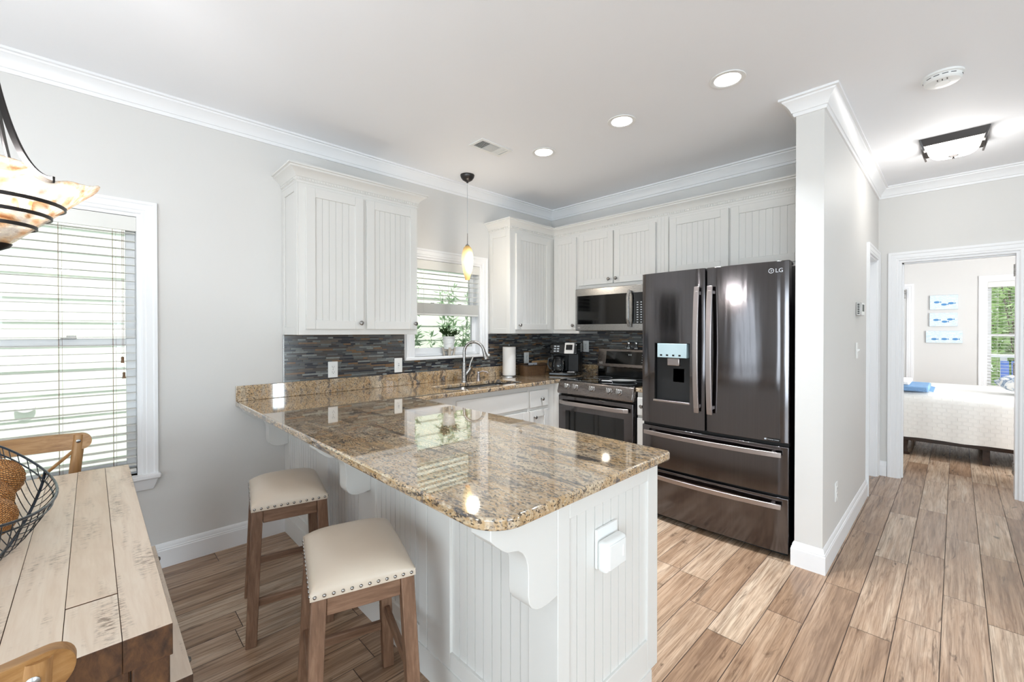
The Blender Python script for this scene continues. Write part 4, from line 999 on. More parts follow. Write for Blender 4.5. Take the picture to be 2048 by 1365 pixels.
# maker's mark and sticker
lg = lambda y: bow(y) - .0006
text('logo_lettering', 'LG', .034, west_text_matrix(lg(.733), .733, 1.720), M['key'], rd)
MB().tube([(lg(.775), .775 + .0135 * math.cos(a), 1.721 + .0135 * math.sin(a)) for a in [2 * PI * i / 24 for i in range(24)]], .0016, 6, closed=True).box(lg(.775) - .0006, lg(.775) + .0006, .766, .775, 1.7205, 1.7225).box(lg(.775) - .0006, lg(.775) + .0006, .774, .776, 1.713, 1.729).build('logo_ring', M['key'], rd)
stk = MB().box(lg(.767) - .0006, lg(.767) + .003, .722, .812, .699, .717).build('energy_sticker', M['black'], rd)
text('lettering', 'Inverter Linear', .0105, west_text_matrix(lg(.760) - .0012, .760, .708), M['key'], stk, .0003)
MB().box(lg(.8) - .0014, lg(.8) + .001, .797, .808, .7035, .7125).build('badge', M['key'], stk)

# ------------------------------------------------------------------ range
RY0_, RY1_ = 1.757, 2.517
rg = thing('kitchen_range', 'black-stainless freestanding electric range with five front knobs', 'range', (3.35, 2.137, 0))
MB().box(3.075, 3.690, RY0_ + .002, RY1_ - .002, .03, .905).build('body', M['dss3'], rg, bevel=.003)
MB().box(3.10, 3.66, RY0_ + .03, RY1_ - .03, .0, .03).build('toe_base', M['darkgap'], rg)
MB().box(3.060, 3.640, RY0_ + .006, RY1_ - .006, .905, .920).build('cooktop', M['blackgloss'], rg, bevel=.004)
for (x, y, r) in ((3.22, 1.95, .10), (3.22, 2.33, .115), (3.47, 1.95, .085), (3.47, 2.33, .085)):
    MB().lathe([(r - .0018, .9202), (r, .9206), (r + .0018, .9202)], (x, y, 0), n=48, cap=False).build('burner_ring', M['key'], rg)
cp = MB(); cp.prism([(3.024, .800), (3.018, .822), (3.048, .912), (3.066, .917), (3.090, .905), (3.090, .800)], 'xz', RY0_, RY1_); cpo = cp.build('control_panel', M['fascia'], rg, bevel=.007, seg=3)
nx, nz = -.949, .316
for y in (2.407, 2.317, 2.143, 1.973, 1.882):
    kb = MB().lathe([(.0001, 0), (.0265, 0), (.0265, .005), (.0225, .008), (.0215, .024), (.019, .028), (.0001, .028)], (0, 0, 0), 'z', 28).box(-.0055, .0055, -.022, .022, .022, .040)
    kb.xf(Matrix.Translation((3.033, y, .867)) @ Vector((0, 0, 1)).rotation_difference(Vector((nx, 0, nz))).to_matrix().to_4x4() @ Matrix.Rotation(math.radians(90 + 25), 4, 'Z'))
    kb.build('knob', M['steel'], cpo, bevel=.002)
od = MB().box(3.036, 3.074, RY0_ + .004, RY1_ - .004, .215, .783).build('oven_door', M['dss'], rg, bevel=.005, seg=3)
MB().box(3.0335, 3.037, RY0_ + .085, RY1_ - .085, .285, .655).build('oven_window', M['blackgloss'], od, bevel=.001)
pts = [(3.036 - .050 * min(1, math.sin(PI * (.06 + .88 * i / 14)) * 1.9), RY0_ + .035 + (RY1_ - RY0_ - .07) * i / 14, .727) for i in range(15)]
MB().tube(pts, 1, h=.034, w=.016, up=(0, 0, 1)).box(2.995, 3.04, RY0_ + .06, RY0_ + .085, .717, .737).box(2.995, 3.04, RY1_ - .085, RY1_ - .06, .717, .737).build('handle', M['dss2'], od, bevel=.004)
MB().box(3.040, 3.074, RY0_ + .004, RY1_ - .004, .05, .205).build('drawer', M['dss'], rg, bevel=.005)
bg = MB().hexa([(3.640, RY0_, 1.010), (3.640, RY1_, 1.010), (3.695, RY1_, 1.010), (3.695, RY0_, 1.010)], [(3.672, RY0_, 1.188), (3.672, RY1_, 1.188), (3.697, RY1_, 1.188), (3.697, RY0_, 1.188)])
bgo = bg.build('backguard', M['fascia'], rg, bevel=.006, seg=3)
MB().box(3.655, 3.695, RY0_ + .006, RY1_ - .006, .905, 1.012).build('riser', M['blackgloss'], rg)
def bgx(z): return 3.640 + .032 * (z - 1.010) / .178
MB().hexa([(bgx(1.042) - .002, RY0_ + .04, 1.042), (bgx(1.042) - .002, RY1_ - .10, 1.042), (bgx(1.042) + .004, RY1_ - .10, 1.042), (bgx(1.042) + .004, RY0_ + .04, 1.042)], [(bgx(1.162) - .002, RY0_ + .04, 1.162), (bgx(1.162) - .002, RY1_ - .10, 1.162), (bgx(1.162) + .004, RY1_ - .10, 1.162), (bgx(1.162) + .004, RY0_ + .04, 1.162)]).build('touch_display', M['blackgloss'], bgo, smooth=0)
tk = MB()
for r in range(4):
    for q in range(7):
        z = 1.065 + r * .022; y = 2.02 - q * .028; x = bgx(z) - .0026
        tk.box(x, x + .0006, y, y + .010, z, z + .005)
tk.box(bgx(1.13) - .0026, bgx(1.13) - .002, 2.16, 2.17, 1.125, 1.14).box(bgx(1.13) - .0026, bgx(1.13) - .002, 2.14, 2.15, 1.125, 1.14)
tk.build('touch_key', M['key'], bgo, smooth=0)
text('logo_lettering', 'LG', .030, west_text_matrix(bgx(1.045) - .0016, 2.470, 1.045, math.radians(10)), M['paper'], bgo)
rs = thing('spoon_rest', 'pale oval spoon rest lying on the black cooktop', 'spoon rest', (3.28, 2.0, .921), rot=math.radians(-54))
MB().lathe([(.0001, .002), (.060, .002), (.078, .010), (.084, .016), (.080, .0165), (.060, .006), (.0001, .005)], (0, 0, 0), n=36).xf(Matrix.Diagonal((1.35, .80, 1, 1))).build('dish', M['keypad'], rs, local=True)
MB().hexa([(-.18, -.030, .006), (-.09, -.045, .004), (-.09, .045, .004), (-.18, .030, .006)], [(-.18, -.030, .012), (-.09, -.045, .010), (-.09, .045, .010), (-.18, .030, .012)]).build('handle', M['keypad'], rs, local=True, bevel=.003)
for y, lb in ((2.185, 'left clear glass shaker with steel cap standing on the range backguard'), (2.105, 'right clear glass shaker with steel cap standing on the range backguard')):
    t = thing('salt_shaker', lb, 'shaker', (3.684, y, 1.1885), 'shakers on the range')
    MB().lathe([(.0001, 0), (.020, 0), (.022, .006), (.021, .02), (.014, .045), (.0135, .052)], (0, 0, 0), n=20).xf(Matrix.Diagonal((.6, 1, 1, 1))).build('glass_body', M['clear'], t, local=True)
    MB().lathe([(.0001, .002), (.018, .002), (.0195, .012), (.0001, .012)], (0, 0, 0), n=18).xf(Matrix.Diagonal((.6, 1, 1, 1))).build('contents', M['paper'], t, local=True)
    MB().lathe([(.0145, .050), (.0150, .062), (.011, .071), (.0001, .073)], (0, 0, 0), n=20).xf(Matrix.Diagonal((.6, 1, 1, 1))).build('cap', M['chrome'], t, local=True)

# ------------------------------------------------------------------ microwave
mw = thing('microwave', 'stainless over-the-range microwave under the short wall cabinet', 'microwave', (3.5, 2.15, 1.36))
MY0, MY1 = 1.775, 2.534
MB().box(3.335, XW - .012, MY0, MY1, 1.362, 1.758).build('body', M['black'], mw, bevel=.003)
md = MB().box(3.306, 3.334, MY0 + .002, MY1 - .002, 1.362, 1.756).build('front', M['steel'], mw, bevel=.006, seg=3)
MB().box(3.3035, 3.310, 1.965, 2.508, 1.422, 1.688).build('door_glass', M['blackgloss'], md, bevel=.001)
MB().box(3.3035, 3.310, MY0 + .012, 1.925, 1.422, 1.688).build('keypad', M['blackgloss'], md, bevel=.001)
kk = MB()
for r in range(9):
    for q in range(3): kk.box(3.3028, 3.3036, 1.800 + q * .034, 1.814 + q * .034, 1.432 + r * .021, 1.439 + r * .021)
kk.build('keypad_key', M['key'], md, smooth=0)
pts = [(3.306 - .044 * min(1, 1.6 * math.sin(PI * (.08 + .84 * i / 12))), 1.944, 1.398 + .310 * i / 12) for i in range(13)]
MB().tube(pts, 1, w=.026, h=.014, up=(1, 0, 0)).build('handle', M['steel'], md, bevel=.004)
text('logo_lettering', 'LG', .020, west_text_matrix(3.3052, 2.486, 1.392), M['paper'], md)
MB().box(3.35, 3.68, MY0 + .03, MY1 - .03, 1.357, 1.363).build('vent_underside', M['darkgap'], mw)

# ------------------------------------------------------------------ bar stools
def make_stool(label):
    t = thing('bar_stool', label, 'stool', (0, 0, 0), 'bar stools at the peninsula')
    HX, HY, ZR = .155, .205, .572
    m = MB(); n = 16; G = []
    for j in range(n + 1):
        row = []
        for i in range(n + 1):
            u, v = -1 + 2 * i / n, -1 + 2 * j / n
            su, sv = math.copysign(1 - (1 - abs(u)) ** 1.6, u), math.copysign(1 - (1 - abs(v)) ** 1.6, v)
            h = (1 - abs(su) ** 3.2) ** .5 * (1 - abs(sv) ** 3.6) ** .5
            pull = 1 - .035 * (1 - max(abs(u), abs(v)))
            sag = -.010 * (1 - min(1, abs(v))) * 0
            row.append(m.v(su * HX * pull, sv * HY * pull, ZR + .022 + .052 * h + sag))
        G.append(row)
    for j in range(n):
        for i in range(n): m.f([G[j][i], G[j][i + 1], G[j + 1][i + 1], G[j + 1][i]])
    per = [G[0][i] for i in range(n)] + [G[j][n] for j in range(n)] + [G[n][n - i] for i in range(n)] + [G[n - j][0] for j in range(n)]
    lo = [m.bm.verts.new((v.co.x, v.co.y, ZR)) for v in per]
    for k in range(len(per)): m.f([per[k], per[(k + 1) % len(per)], lo[(k + 1) % len(per)], lo[k]])
    m.f(lo)
    cu = m.build('seat_cushion', M['leather'], t, local=True, smooth=60)
    nl = MB().lathe([(.0055, 0), (.0052, .0018), (.0036, .0036), (.0001, .0044)], (0, 0, 0), 'z', 10).build('nailhead', M['nickel'], cu, local=True)
    first = True
    def put(x, y, rz):
        nonlocal first
        o = nl if first else nl.copy()
        if not first: COL.objects.link(o); o.parent = cu
        first = False; o.location = (x, y, ZR + .011); o.rotation_euler = (PI / 2, 0, rz)
    for k in range(12):
        x = -HX + .013 + (2 * HX - .026) * k / 11; put(x, -HY, 0); put(x, HY, PI)
    for k in range(15):
        y = -HY + .013 + (2 * HY - .026) * k / 14; put(-HX, y, -PI / 2); put(HX, y, PI / 2)
    s = .0215; top = .572
    for sx in (-1, 1):
        for sy in (-1, 1):
            xt, yt = sx * (HX - s - .003), sy * (HY - s - .003); xb, yb = xt + sx * .026, yt + sy * .030
            q = MB().hexa([(xb - s, yb - s, 0), (xb + s, yb - s, 0), (xb + s, yb + s, 0), (xb - s, yb + s, 0)], [(xt - s, yt - s, top), (xt + s, yt - s, top), (xt + s, yt + s, top), (xt - s, yt + s, top)])
            q.build('leg', M['oak'], t, bevel=.003, local=True)
    ap = .058
    for sy in (-1, 1):
        y = sy * (HY - .020); MB().box(-HX + .045, HX - .045, y - .011, y + .011, top - ap, top - .001).build('apron', M['oak_x'], t, bevel=.003, local=True)
        z = .175; d = .026 * (1 - z / top); yy = sy * (HY - .0245 + .030 * (1 - z / top)); MB().box(-HX + .045 - d, HX - .045 + d, yy - .010, yy + .010, z - .016, z + .016).build('stretcher', M['oak_x'], t, bevel=.003, local=True)
    for sx in (-1, 1):
        x = sx * (HX - .020); MB().box(x - .011, x + .011, -HY + .045, HY - .045, top - ap, top - .001).build('apron', M['oak_y'], t, bevel=.003, local=True)
        z = .245; d = .030 * (1 - z / top); xx = sx * (HX - .0245 + .026 * (1 - z / top)); MB().box(xx - .010, xx + .010, -HY + .045 - d, HY - .045 + d, z - .016, z + .016).build('stretcher', M['oak_y'], t, bevel=.003, local=True)
    return t
M['oak_x'] = wood('limed_oak_rail', '#624633', '#7a5a45', '#96765f', (5, 55, 55), .5, .2)
M['oak_y'] = wood('limed_oak_side_rail', '#624633', '#7a5a45', '#96765f', (55, 5, 55), .5, .2)
st0 = make_stool('cream-topped bar stool nearer the camera, in front at the peninsula')
st0.location = (.655, 1.455, 0); st0.rotation_euler.z = math.radians(-16)
dupst = dup(st0, (.685, 2.290, 0), math.radians(-12), 'cream-topped bar stool farther back, nearer the window wall')

# ------------------------------------------------------------------ dining table, bench and chairs
TX0, TX1, TY0, TY1, TZ = -.505, .118, 1.122, 2.598, .760
tb = thing('dining_table', 'rustic plank dining table with a pale worn top by the window', 'table', ((TX0 + TX1) / 2, (TY0 + TY1) / 2, 0))
def boards(mb, x0, x1, y0, y1, z0, z1, edges, breaks, rnd):
    """thick boards running along y, each with its own tone"""
    bm = mb.bm; tone = bm.loops.layers.float_color.new('tone'); uvl = bm.loops.layers.uv.new('uv')
    for i in range(len(edges) - 1):
        a, b = edges[i] + .0003, edges[i + 1] - .0003; cuts = [y0] + sorted(breaks.get(i, [])) + [y1]
        for k in range(len(cuts) - 1):
            c, d = cuts[k] + (.0007 if k else 0), cuts[k + 1] - (.0007 if k < len(cuts) - 2 else 0); n0 = len(bm.faces); jz = rnd.uniform(-.0012, .0008)
            mb.mi = 0; mb.box(a, b, c, d, z0, z1 + jz); bm.faces.ensure_lookup_table(); col = (rnd.random(), rnd.random(), rnd.random(), 1)
            for f in bm.faces[n0:]:
                f.normal_update(); nrm = f.normal
                if abs(nrm.z) < .5: f.material_index = 1
                for lp in f.loops: lp[tone] = col; lp[uvl].uv = (lp.vert.co.y, lp.vert.co.x)
rr_ = random.Random(5)
ed = [TX0, -.430, -.355, -.285, -.205, -.128, -.043, .0405, TX1]
m = MB(); boards(m, TX0, TX1, TY0, TY1, TZ - .066, TZ, ed, {6: [1.335], 4: [1.55], 2: [1.9], 0: [1.3]}, rr_)
m.build('tabletop', [M['tabletop'], M['tableend']], tb, bevel=.0012, seg=2)
for x in (TX0 + .004, TX1 - .064):
    for y in (TY0 + .008, TY1 - .068): MB().box(x, x + .06, y, y + .06, 0, TZ - .067).build('leg', M['tableend'], tb, bevel=.004)
for x in (TX0 + .02, TX1 - .05): MB().box(x, x + .03, TY0 + .07, TY1 - .07, TZ - .15, TZ - .067).build('apron', M['tableend'], tb, bevel=.003)
for y in (TY0 + .02, TY1 - .05): MB().box(TX0 + .066, TX1 - .066, y, y + .03, TZ - .15, TZ - .067).build('apron', M['tableend'], tb, bevel=.003)
be = thing('dining_bench', 'low plank bench tucked under the long side of the dining table', 'bench', (.03, 1.9, 0))
BX0, BX1, BY0, BY1, BZ = -.045, .188, 1.392, 2.34, .46
m = MB(); boards(m, BX0, BX1, BY0, BY1, BZ - .045, BZ, [BX0, .02, .075, .132, BX1], {}, rr_); m.build('seat', [M['tabletop'], M['benchend']], be, bevel=.0015)
for y in (BY0 + .07, BY1 - .14):
    for x in (BX0 + .015, BX1 - .085): MB().box(x, x + .07, y, y + .07, 0, BZ - .046).build('leg', M['benchend'], be, bevel=.004)
MB().box(BX0 + .03, BX1 - .03, BY0 + .10, BY0 + .13, .16, .22).box(BX0 + .03, BX1 - .03, BY1 - .13, BY1 - .10, .16, .22).build('stretcher', M['benchend'], be, bevel=.003)
for y in (BY0 + .10, BY1 - .10):
    MB().lathe([(.0001, 0), (.009, 0), (.010, .003), (.006, .008), (.0001, .009)], (0, 0, 0), 'z', 8).xf(Matrix.Translation((BX1, y, BZ - .020)) @ Matrix.Rotation(PI / 2, 4, 'Y')).build('bolt', M['steel'], be)

def make_chair(label):
    """cross-back chair, faces -y (its back is at +y)"""
    t = thing('dining_chair', label, 'chair', (0, 0, 0), 'cross-back dining chairs')
    SH = .455
    sp_ = [(.185 * math.copysign(abs(math.cos(a)) ** .6, math.cos(a)), .19 * math.copysign(abs(math.sin(a)) ** .6, math.sin(a))) for a in [2 * PI * i / 36 for i in range(36)]]
    MB().prism(sp_, 'xy', SH - .022, SH).build('seat', M['chairwood'], t, bevel=.007, seg=3, local=True)
    R = []; qs = [-1 + .16 * (1 - math.cos(PI / 2 * k / 8)) for k in range(9)]; qs = qs + [-.84 + 1.68 * k / 14 for k in range(1, 14)] + [-q for q in qs[::-1]]
    for q in qs:
        x = .226 * q; y = .225 - .045 * q * q; hh = .037 * max(0, 1 - (max(0, abs(q) - .84) / .16) ** 2) ** .5; hh = max(hh, .003)
        th = .0115; zc_ = .842; tilt = .10
        R.append([(x, y - th + tilt * -hh, zc_ - hh), (x, y + th + tilt * -hh, zc_ - hh), (x, y + th + tilt * hh, zc_ + hh), (x, y - th + tilt * hh, zc_ + hh)])
    MB().loft(R).build('top_rail', M['chairwood'], t, bevel=.004, seg=2, local=True)
    for s in (-1, 1):
        pts = [(s * .172, .215, 0), (s * .168, .192, .25), (s * .155, .176, SH), (s * .160, .182, .62), (s * .178, .193, .80), (s * .184, .197, .872)]
        pl_ = MB().tube(pts, [.016, .019, .021, .0215, .021, .0195], 14).build('back_post', M['chairpost'], t, local=True)
        for w in (-1, 1):
            MB().lathe([(.0001, 0), (.0075, 0), (.0085, .0015), (.004, .0035), (.0001, .0035)], (0, 0, 0), 'z', 12).xf(Matrix.Translation((s * .181, .195 + w * .0195, .845)) @ Matrix.Rotation(-w * PI / 2, 4, 'X')).build('bolt', M['steel'], pl_, local=True)
        MB().tube([(s * .165, -.155, SH - .01), (s * .178, -.170, .22), (s * .185, -.180, 0)], [.019, .018, .0155], 12).build('front_leg', M['chairpost'], t, local=True)
        cr = [(s * .165, .190, .80), (s * .075, .203, .71), (-s * .04, .200, .60), (-s * .148, .178, .475)]
        pp = [Vector(p) + Vector((0, .004 * s, 0)) for p in cr]
        MB().tube([tuple(p) for p in pp], 1, w=.012, h=.026, up=(0, 1, 0)).build('cross_slat', M['chairwood'], t, bevel=.003, local=True)
        MB().tube([(s * .172, -.16, .25), (s * .178, .185, .27)], .0095, 10).build('side_stretcher', M['chairwood'], t, local=True)
    return t
c1 = make_chair('cross-back oak dining chair at the far end of the table against the window')
c1.location = (-.226, 2.685, 0)
dup(c1, (-.245, 1.155, 0), PI, 'cross-back oak dining chair at the near end of the table, close to the camera')

# ------------------------------------------------------------------ wire basket with rattan balls
wb = thing('wire_basket', 'leaf-shaped open wire fruit basket on the dining table', 'basket', (-.235, 1.86, TZ))
bcx, bcy, bax, bay = -.235, 1.86, .160, .485
def rimp(a):
    y = math.sin(a); x = math.cos(a); return (bcx + bax * x * abs(x) ** .8, bcy + bay * y, .880 + .075 * abs(y) ** 2.2)
MB().tube([rimp(2 * PI * i / 64) for i in range(64)], .0036, 8, closed=True).build('rim', M['bluesteel'], wb)
def rim2(a): p = rimp(a); return (bcx + (p[0] - bcx) * .955, bcy + (p[1] - bcy) * .955, p[2] - .022)
MB().tube([rim2(2 * PI * i / 64) for i in range(64)], .0024, 8, closed=True).build('inner_rim', M['bluesteel'], wb)
A0, A1 = math.radians(30), math.radians(262)
P0, P1 = Vector(rimp(A0)), Vector(rimp(A1))
def spine(q):
    p = P0.lerp(P1, q); s = math.sin(PI * q) ** .62; return Vector((p.x, p.y, p.z * (1 - s) + (TZ + .008) * s))
MB().tube([spine(i / 30) for i in range(31)], .0040, 8).build('spine', M['bluesteel'], wb)
for sgn in (-1, 1):
    for k in range(1, 24):
        q = k / 24; s0 = spine(q); a = A0 + (A1 - A0) * q if sgn > 0 else A0 - (2 * PI - (A1 - A0)) * q; e_ = Vector(rimp(a)); md_ = s0.lerp(e_, .55); md_.z = min(s0.z, e_.z) + .012
        MB().tube([s0 * (1 - t_) ** 2 + md_ * 2 * t_ * (1 - t_) + e_ * t_ * t_ for t_ in [i / 8 for i in range(9)]], .0013, 6).build('wire', M['bluesteel'], wb)
def rattan_ball(loc, r, label, seed, rx=0, ry=0):
    mb = MB(); uvl = mb.bm.loops.layers.uv.new('uv'); nu, nv = 96, 44; G = []
    for j in range(nv + 1):
        ph = PI * j / nv; row = []
        for i in range(nu):
            a = 2 * PI * i / nu; d = r * (1 + .016 * math.cos(nv * ph * .5 * 2) * (1 if (i // 3 + j // 2) % 2 else -1) + .012 * math.sin(14 * a + (j // 2 % 2) * PI))
            row.append(mb.v(d * math.sin(ph) * math.cos(a), d * math.sin(ph) * math.sin(a), d * math.cos(ph)))
        G.append(row)
    for j in range(nv):
        for i in range(nu):
            f = mb.f([G[j][i], G[j + 1][i], G[j + 1][(i + 1) % nu], G[j][(i + 1) % nu]])
            if f:
                for lp, uv in zip(f.loops, ((i / nu * 1.6, j / nv * .75), (i / nu * 1.6, (j + 1) / nv * .75), ((i + 1) / nu * 1.6, (j + 1) / nv * .75), ((i + 1) / nu * 1.6, j / nv * .75))): lp[uvl].uv = uv
    o = mb.build('rattan_ball', M['rattan'], smooth=70); o.location = loc; o.rotation_euler = (rx, ry, seed)
    return tag(o, label, 'ball', 'woven balls in the wire basket')
rattan_ball((-.222, 2.120, .885), .066, 'woven rattan ball farthest from the camera in the wire basket', 1, .5, .3)
rattan_ball((-.226, 1.968, .862), .060, 'woven rattan ball in the middle of the visible row in the wire basket', 2, .9, -.4)
rattan_ball((-.203, 1.842, .845), .054, 'woven rattan ball nearest the camera in the wire basket', 3, .2, .8)

# ------------------------------------------------------------------ plant on the sill
pp_ = thing('potted_plant', 'small dark green plant in a ribbed white pot on the sink window sill', 'plant', (2.312, 3.20, W2[2]))
ppx, ppy, ppz = 2.312, 3.192, W2[2]
prof = [(.0001, .060), (.036, .060)]
for k in range(9):
    z = .064 + k * .0125; r = .043 + .012 * k / 8; prof += [(r, z), (r + .003, z + .006), (r, z + .0115)]
prof += [(.056, .177), (.050, .177), (.047, .165), (.0001, .162)]
MB().lathe([(r, ppz + z - .005) for r, z in prof], (ppx, ppy, 0), n=36).build('pot', M['white'], pp_, smooth=60)
so = MB()
for k in range(4):
    a = PI / 4 + k * PI / 2 + .3; ca, sa = math.cos(a), math.sin(a)
    so.hexa([(ppx + ca * .052 - sa * .011, ppy + sa * .052 + ca * .011, ppz), (ppx + ca * .052 + sa * .011, ppy + sa * .052 - ca * .011, ppz), (ppx + ca * .030 + sa * .011, ppy + sa * .030 - ca * .011, ppz), (ppx + ca * .030 - sa * .011, ppy + sa * .030 + ca * .011, ppz)],
            [(ppx + ca * .060 - sa * .011, ppy + sa * .060 + ca * .011, ppz + .072), (ppx + ca * .060 + sa * .011, ppy + sa * .060 - ca * .011, ppz + .072), (ppx + ca * .049 + sa * .011, ppy + sa * .049 - ca * .011, ppz + .072), (ppx + ca * .049 - sa * .011, ppy + sa * .049 + ca * .011, ppz + .072)])
so.box(ppx - .048, ppx + .048, ppy - .008, ppy + .008, ppz + .040, ppz + .054).box(ppx - .008, ppx + .008, ppy - .048, ppy + .048, ppz + .040, ppz + .0535)
so.build('stand', M['potwood'], pp_, bevel=.003)
rp = random.Random(4); lv = MB(); stm = MB(); pz0 = ppz + .155
for k in range(13):
    a = 2 * PI * k / 13 + rp.random() * .4; el = rp.uniform(.35, 1.35); Ls = rp.uniform(.05, .125); d = Vector((math.cos(a) * math.cos(el), math.sin(a) * math.cos(el) * .7, math.sin(el)))
    b0 = Vector((ppx, ppy, pz0)) + Vector((d.x, d.y, 0)) * .02; tip = b0 + d * Ls; stm.tube([b0, b0 + d * Ls * .55 + Vector((0, 0, .012)), tip], .0022, 6)
    side = d.cross(Vector((0, 0, 1)));  side = side.normalized() if side.length > .05 else Vector((1, 0, 0))
    for w in range(4):
        p = b0.lerp(tip, .45 + .18 * w); dd = (d + side * (.8 if w % 2 else -.8) + Vector((0, 0, rp.uniform(-.1, .4)))).normalized() if w < 3 else d
        LL = rp.uniform(.040, .058); ww = LL * .27; sv = dd.cross(Vector((0, 0, 1)))
        sv = sv.normalized() if sv.length > .05 else Vector((1, 0, 0)); nn = dd.cross(sv) * LL
        V = [lv.v(*(p)), lv.v(*(p + dd * LL * .35 + sv * ww + nn * .08)), lv.v(*(p + dd * LL * .75 + sv * ww * .7 + nn * .05)), lv.v(*(p + dd * LL - nn * .1)), lv.v(*(p + dd * LL * .75 - sv * ww * .7 + nn * .05)), lv.v(*(p + dd * LL * .35 - sv * ww + nn * .08)), lv.v(*(p + dd * LL * .5))]
        for q in range(6): lv.f([V[q], V[(q + 1) % 6], V[6]])
stm.build('stems', M['darkleaf'], pp_); lv.build('leaves', M['darkleaf'], pp_, smooth=0, recalc=False)

# ------------------------------------------------------------------ ceiling fittings
for (x, y), lb in zip(CANS, ('round recessed downlight nearest the camera', 'middle one of the three round recessed downlights', 'round recessed downlight nearest the air vent')):
    t = thing('recessed_light', lb, 'ceiling light', (x, y, ZC), 'recessed kitchen downlights')
    MB().lathe([(.064, ZC - .001), (.084, ZC - .001), (.088, ZC - .003), (.087, ZC - .006), (.070, ZC - .008), (.063, ZC - .004)], (x, y, 0), n=48, cap=False).build('trim_ring', M['white'], t, recalc=True)
    b = MB().lathe([(.064, ZC - .004), (.060, ZC + .02), (.050, ZC + .065)], (x, y, 0), n=48, cap=False).build('baffle', M['white'], t, recalc=False)
    MB().lathe([(.0001, ZC + .062), (.0505, ZC + .062), (.0505, ZC + .072), (.0001, ZC + .072)], (x, y, 0), n=32).build('lens', M['lens'], t)
    d = add_light('downlight_beam', 'AREA', (0, 0, .055), (0, 0, 0), 7.5, (.88, .94, 1), shape='DISK', size=.09); d.data.spread = math.radians(98); d.parent = t
vt = thing('ceiling_vent', 'white rectangular air vent on the kitchen ceiling above the pendant', 'vent', (2.086, 2.362, ZC))
VX0, VX1, VY0, VY1 = 1.940, 2.232, 2.285, 2.440
v = MB(); z = ZC - .008
v.box(VX0, VX1, VY0, VY0 + .024, z, ZC - .0005).box(VX0, VX1, VY1 - .024, VY1, z, ZC - .0005).box(VX0, VX0 + .024, VY0 + .024, VY1 - .024, z, ZC - .0005).box(VX1 - .024, VX1, VY0 + .024, VY1 - .024, z, ZC - .0005).build('frame', M['white'], vt, bevel=.002)
MB().box(VX0 + .02, VX1 - .02, VY0 + .02, VY1 - .02, ZC - .0015, ZC - .0005).build('duct_opening', M['darkgap'], vt, smooth=0)
lo = MB()
for k in range(5):
    x = VX0 + .030 + k * .0125; lo.hexa([(x, VY0 + .024, z), (x + .002, VY0 + .024, z), (x + .002, VY1 - .024, z), (x, VY1 - .024, z)], [(x + .005, VY0 + .024, ZC - .001), (x + .007, VY0 + .024, ZC - .001), (x + .007, VY1 - .024, ZC - .001), (x + .005, VY1 - .024, ZC - .001)])
for k in range(12):
    y = VY0 + .030 + k * .0085; lo.hexa([(VX0 + .098, y, z), (VX0 + .195, y, z), (VX0 + .195, y + .004, z), (VX0 + .098, y + .004, z)], [(VX0 + .098, y + .003, ZC - .001), (VX0 + .195, y + .003, ZC - .001), (VX0 + .195, y + .007, ZC - .001), (VX0 + .098, y + .007, ZC - .001)])
for k in range(5):
    x = VX0 + .203 + k * .0125; lo.hexa([(x, VY0 + .024, z), (x + .006, VY0 + .024, z), (x + .006, VY1 - .024, z), (x, VY1 - .024, z)], [(x - .005, VY0 + .024, ZC - .001), (x + .001, VY0 + .024, ZC - .001), (x + .001, VY1 - .024, ZC - .001), (x - .005, VY1 - .024, ZC - .001)])
lo.build('louvre', M['white'], vt, smooth=0)
sm = thing('smoke_detector', 'round white smoke detector on the hallway ceiling', 'smoke detector', (3.190, .055, ZC))
MB().lathe([(.082, ZC - .0005), (.082, ZC - .010), (.076, ZC - .014), (.0001, ZC - .014)], (3.19, .055, 0), n=48).build('mount', M['white'], sm)
MB().lathe([(.074, ZC - .0142), (.073, ZC - .030), (.066, ZC - .038), (.030, ZC - .041), (.028, ZC - .043), (.0001, ZC - .043)], (3.19, .055, 0), n=48).build('cover', M['white'], sm, smooth=25)
sl = MB()
for k in range(14):
    if k % 5 == 4: continue
    a = 2 * PI * k / 14
    pts = [(3.19 + .0742 * math.cos(a + q), .055 + .0742 * math.sin(a + q), ZC - .021) for q in (0, .1, .2, .3)]
    sl.tube(pts, .0016, 6)
for q in (-.018, 0, .018): sl.box(3.19 - .052, 3.19 - .036, .055 + q - .002, .055 + q + .002, ZC - .0415, ZC - .0385)
sl.build('vent_slot', M['black'], sm)
FX, FYc = 4.32, .018
fl = thing('flush_mount_light', 'square bronze flush-mount light with a glowing white glass bowl in the hall', 'ceiling light', (FX, FYc, ZC))
hw = .170
for k in range(4):
    pr = [(-hw, 0), (hw, 0), (hw - .020, -.078), (hw - .034, -.080)] + [((hw - .045) * math.cos(PI * i / 12), -.075 + .045 * math.sin(PI * i / 12)) for i in range(1, 12)] + [(-hw + .034, -.080), (-hw + .020, -.078)]
    m = MB(); m.prism(pr if k % 2 == 0 else [(-hw, 0), (hw, 0), (hw - .026, -.052), (-hw + .026, -.052)], 'xz', -hw, -hw + .010)
    m.xf(Matrix.Translation((0, -hw, 0)) @ Matrix.Rotation(math.radians(16 if k % 2 == 0 else 22), 4, 'X') @ Matrix.Translation((0, hw, 0)))
    m.xf(Matrix.Translation((FX, FYc, ZC - .0005)) @ Matrix.Rotation(k * PI / 2, 4, 'Z')); m.build('frame_side', M['bronze'], fl, bevel=.001)
R = []
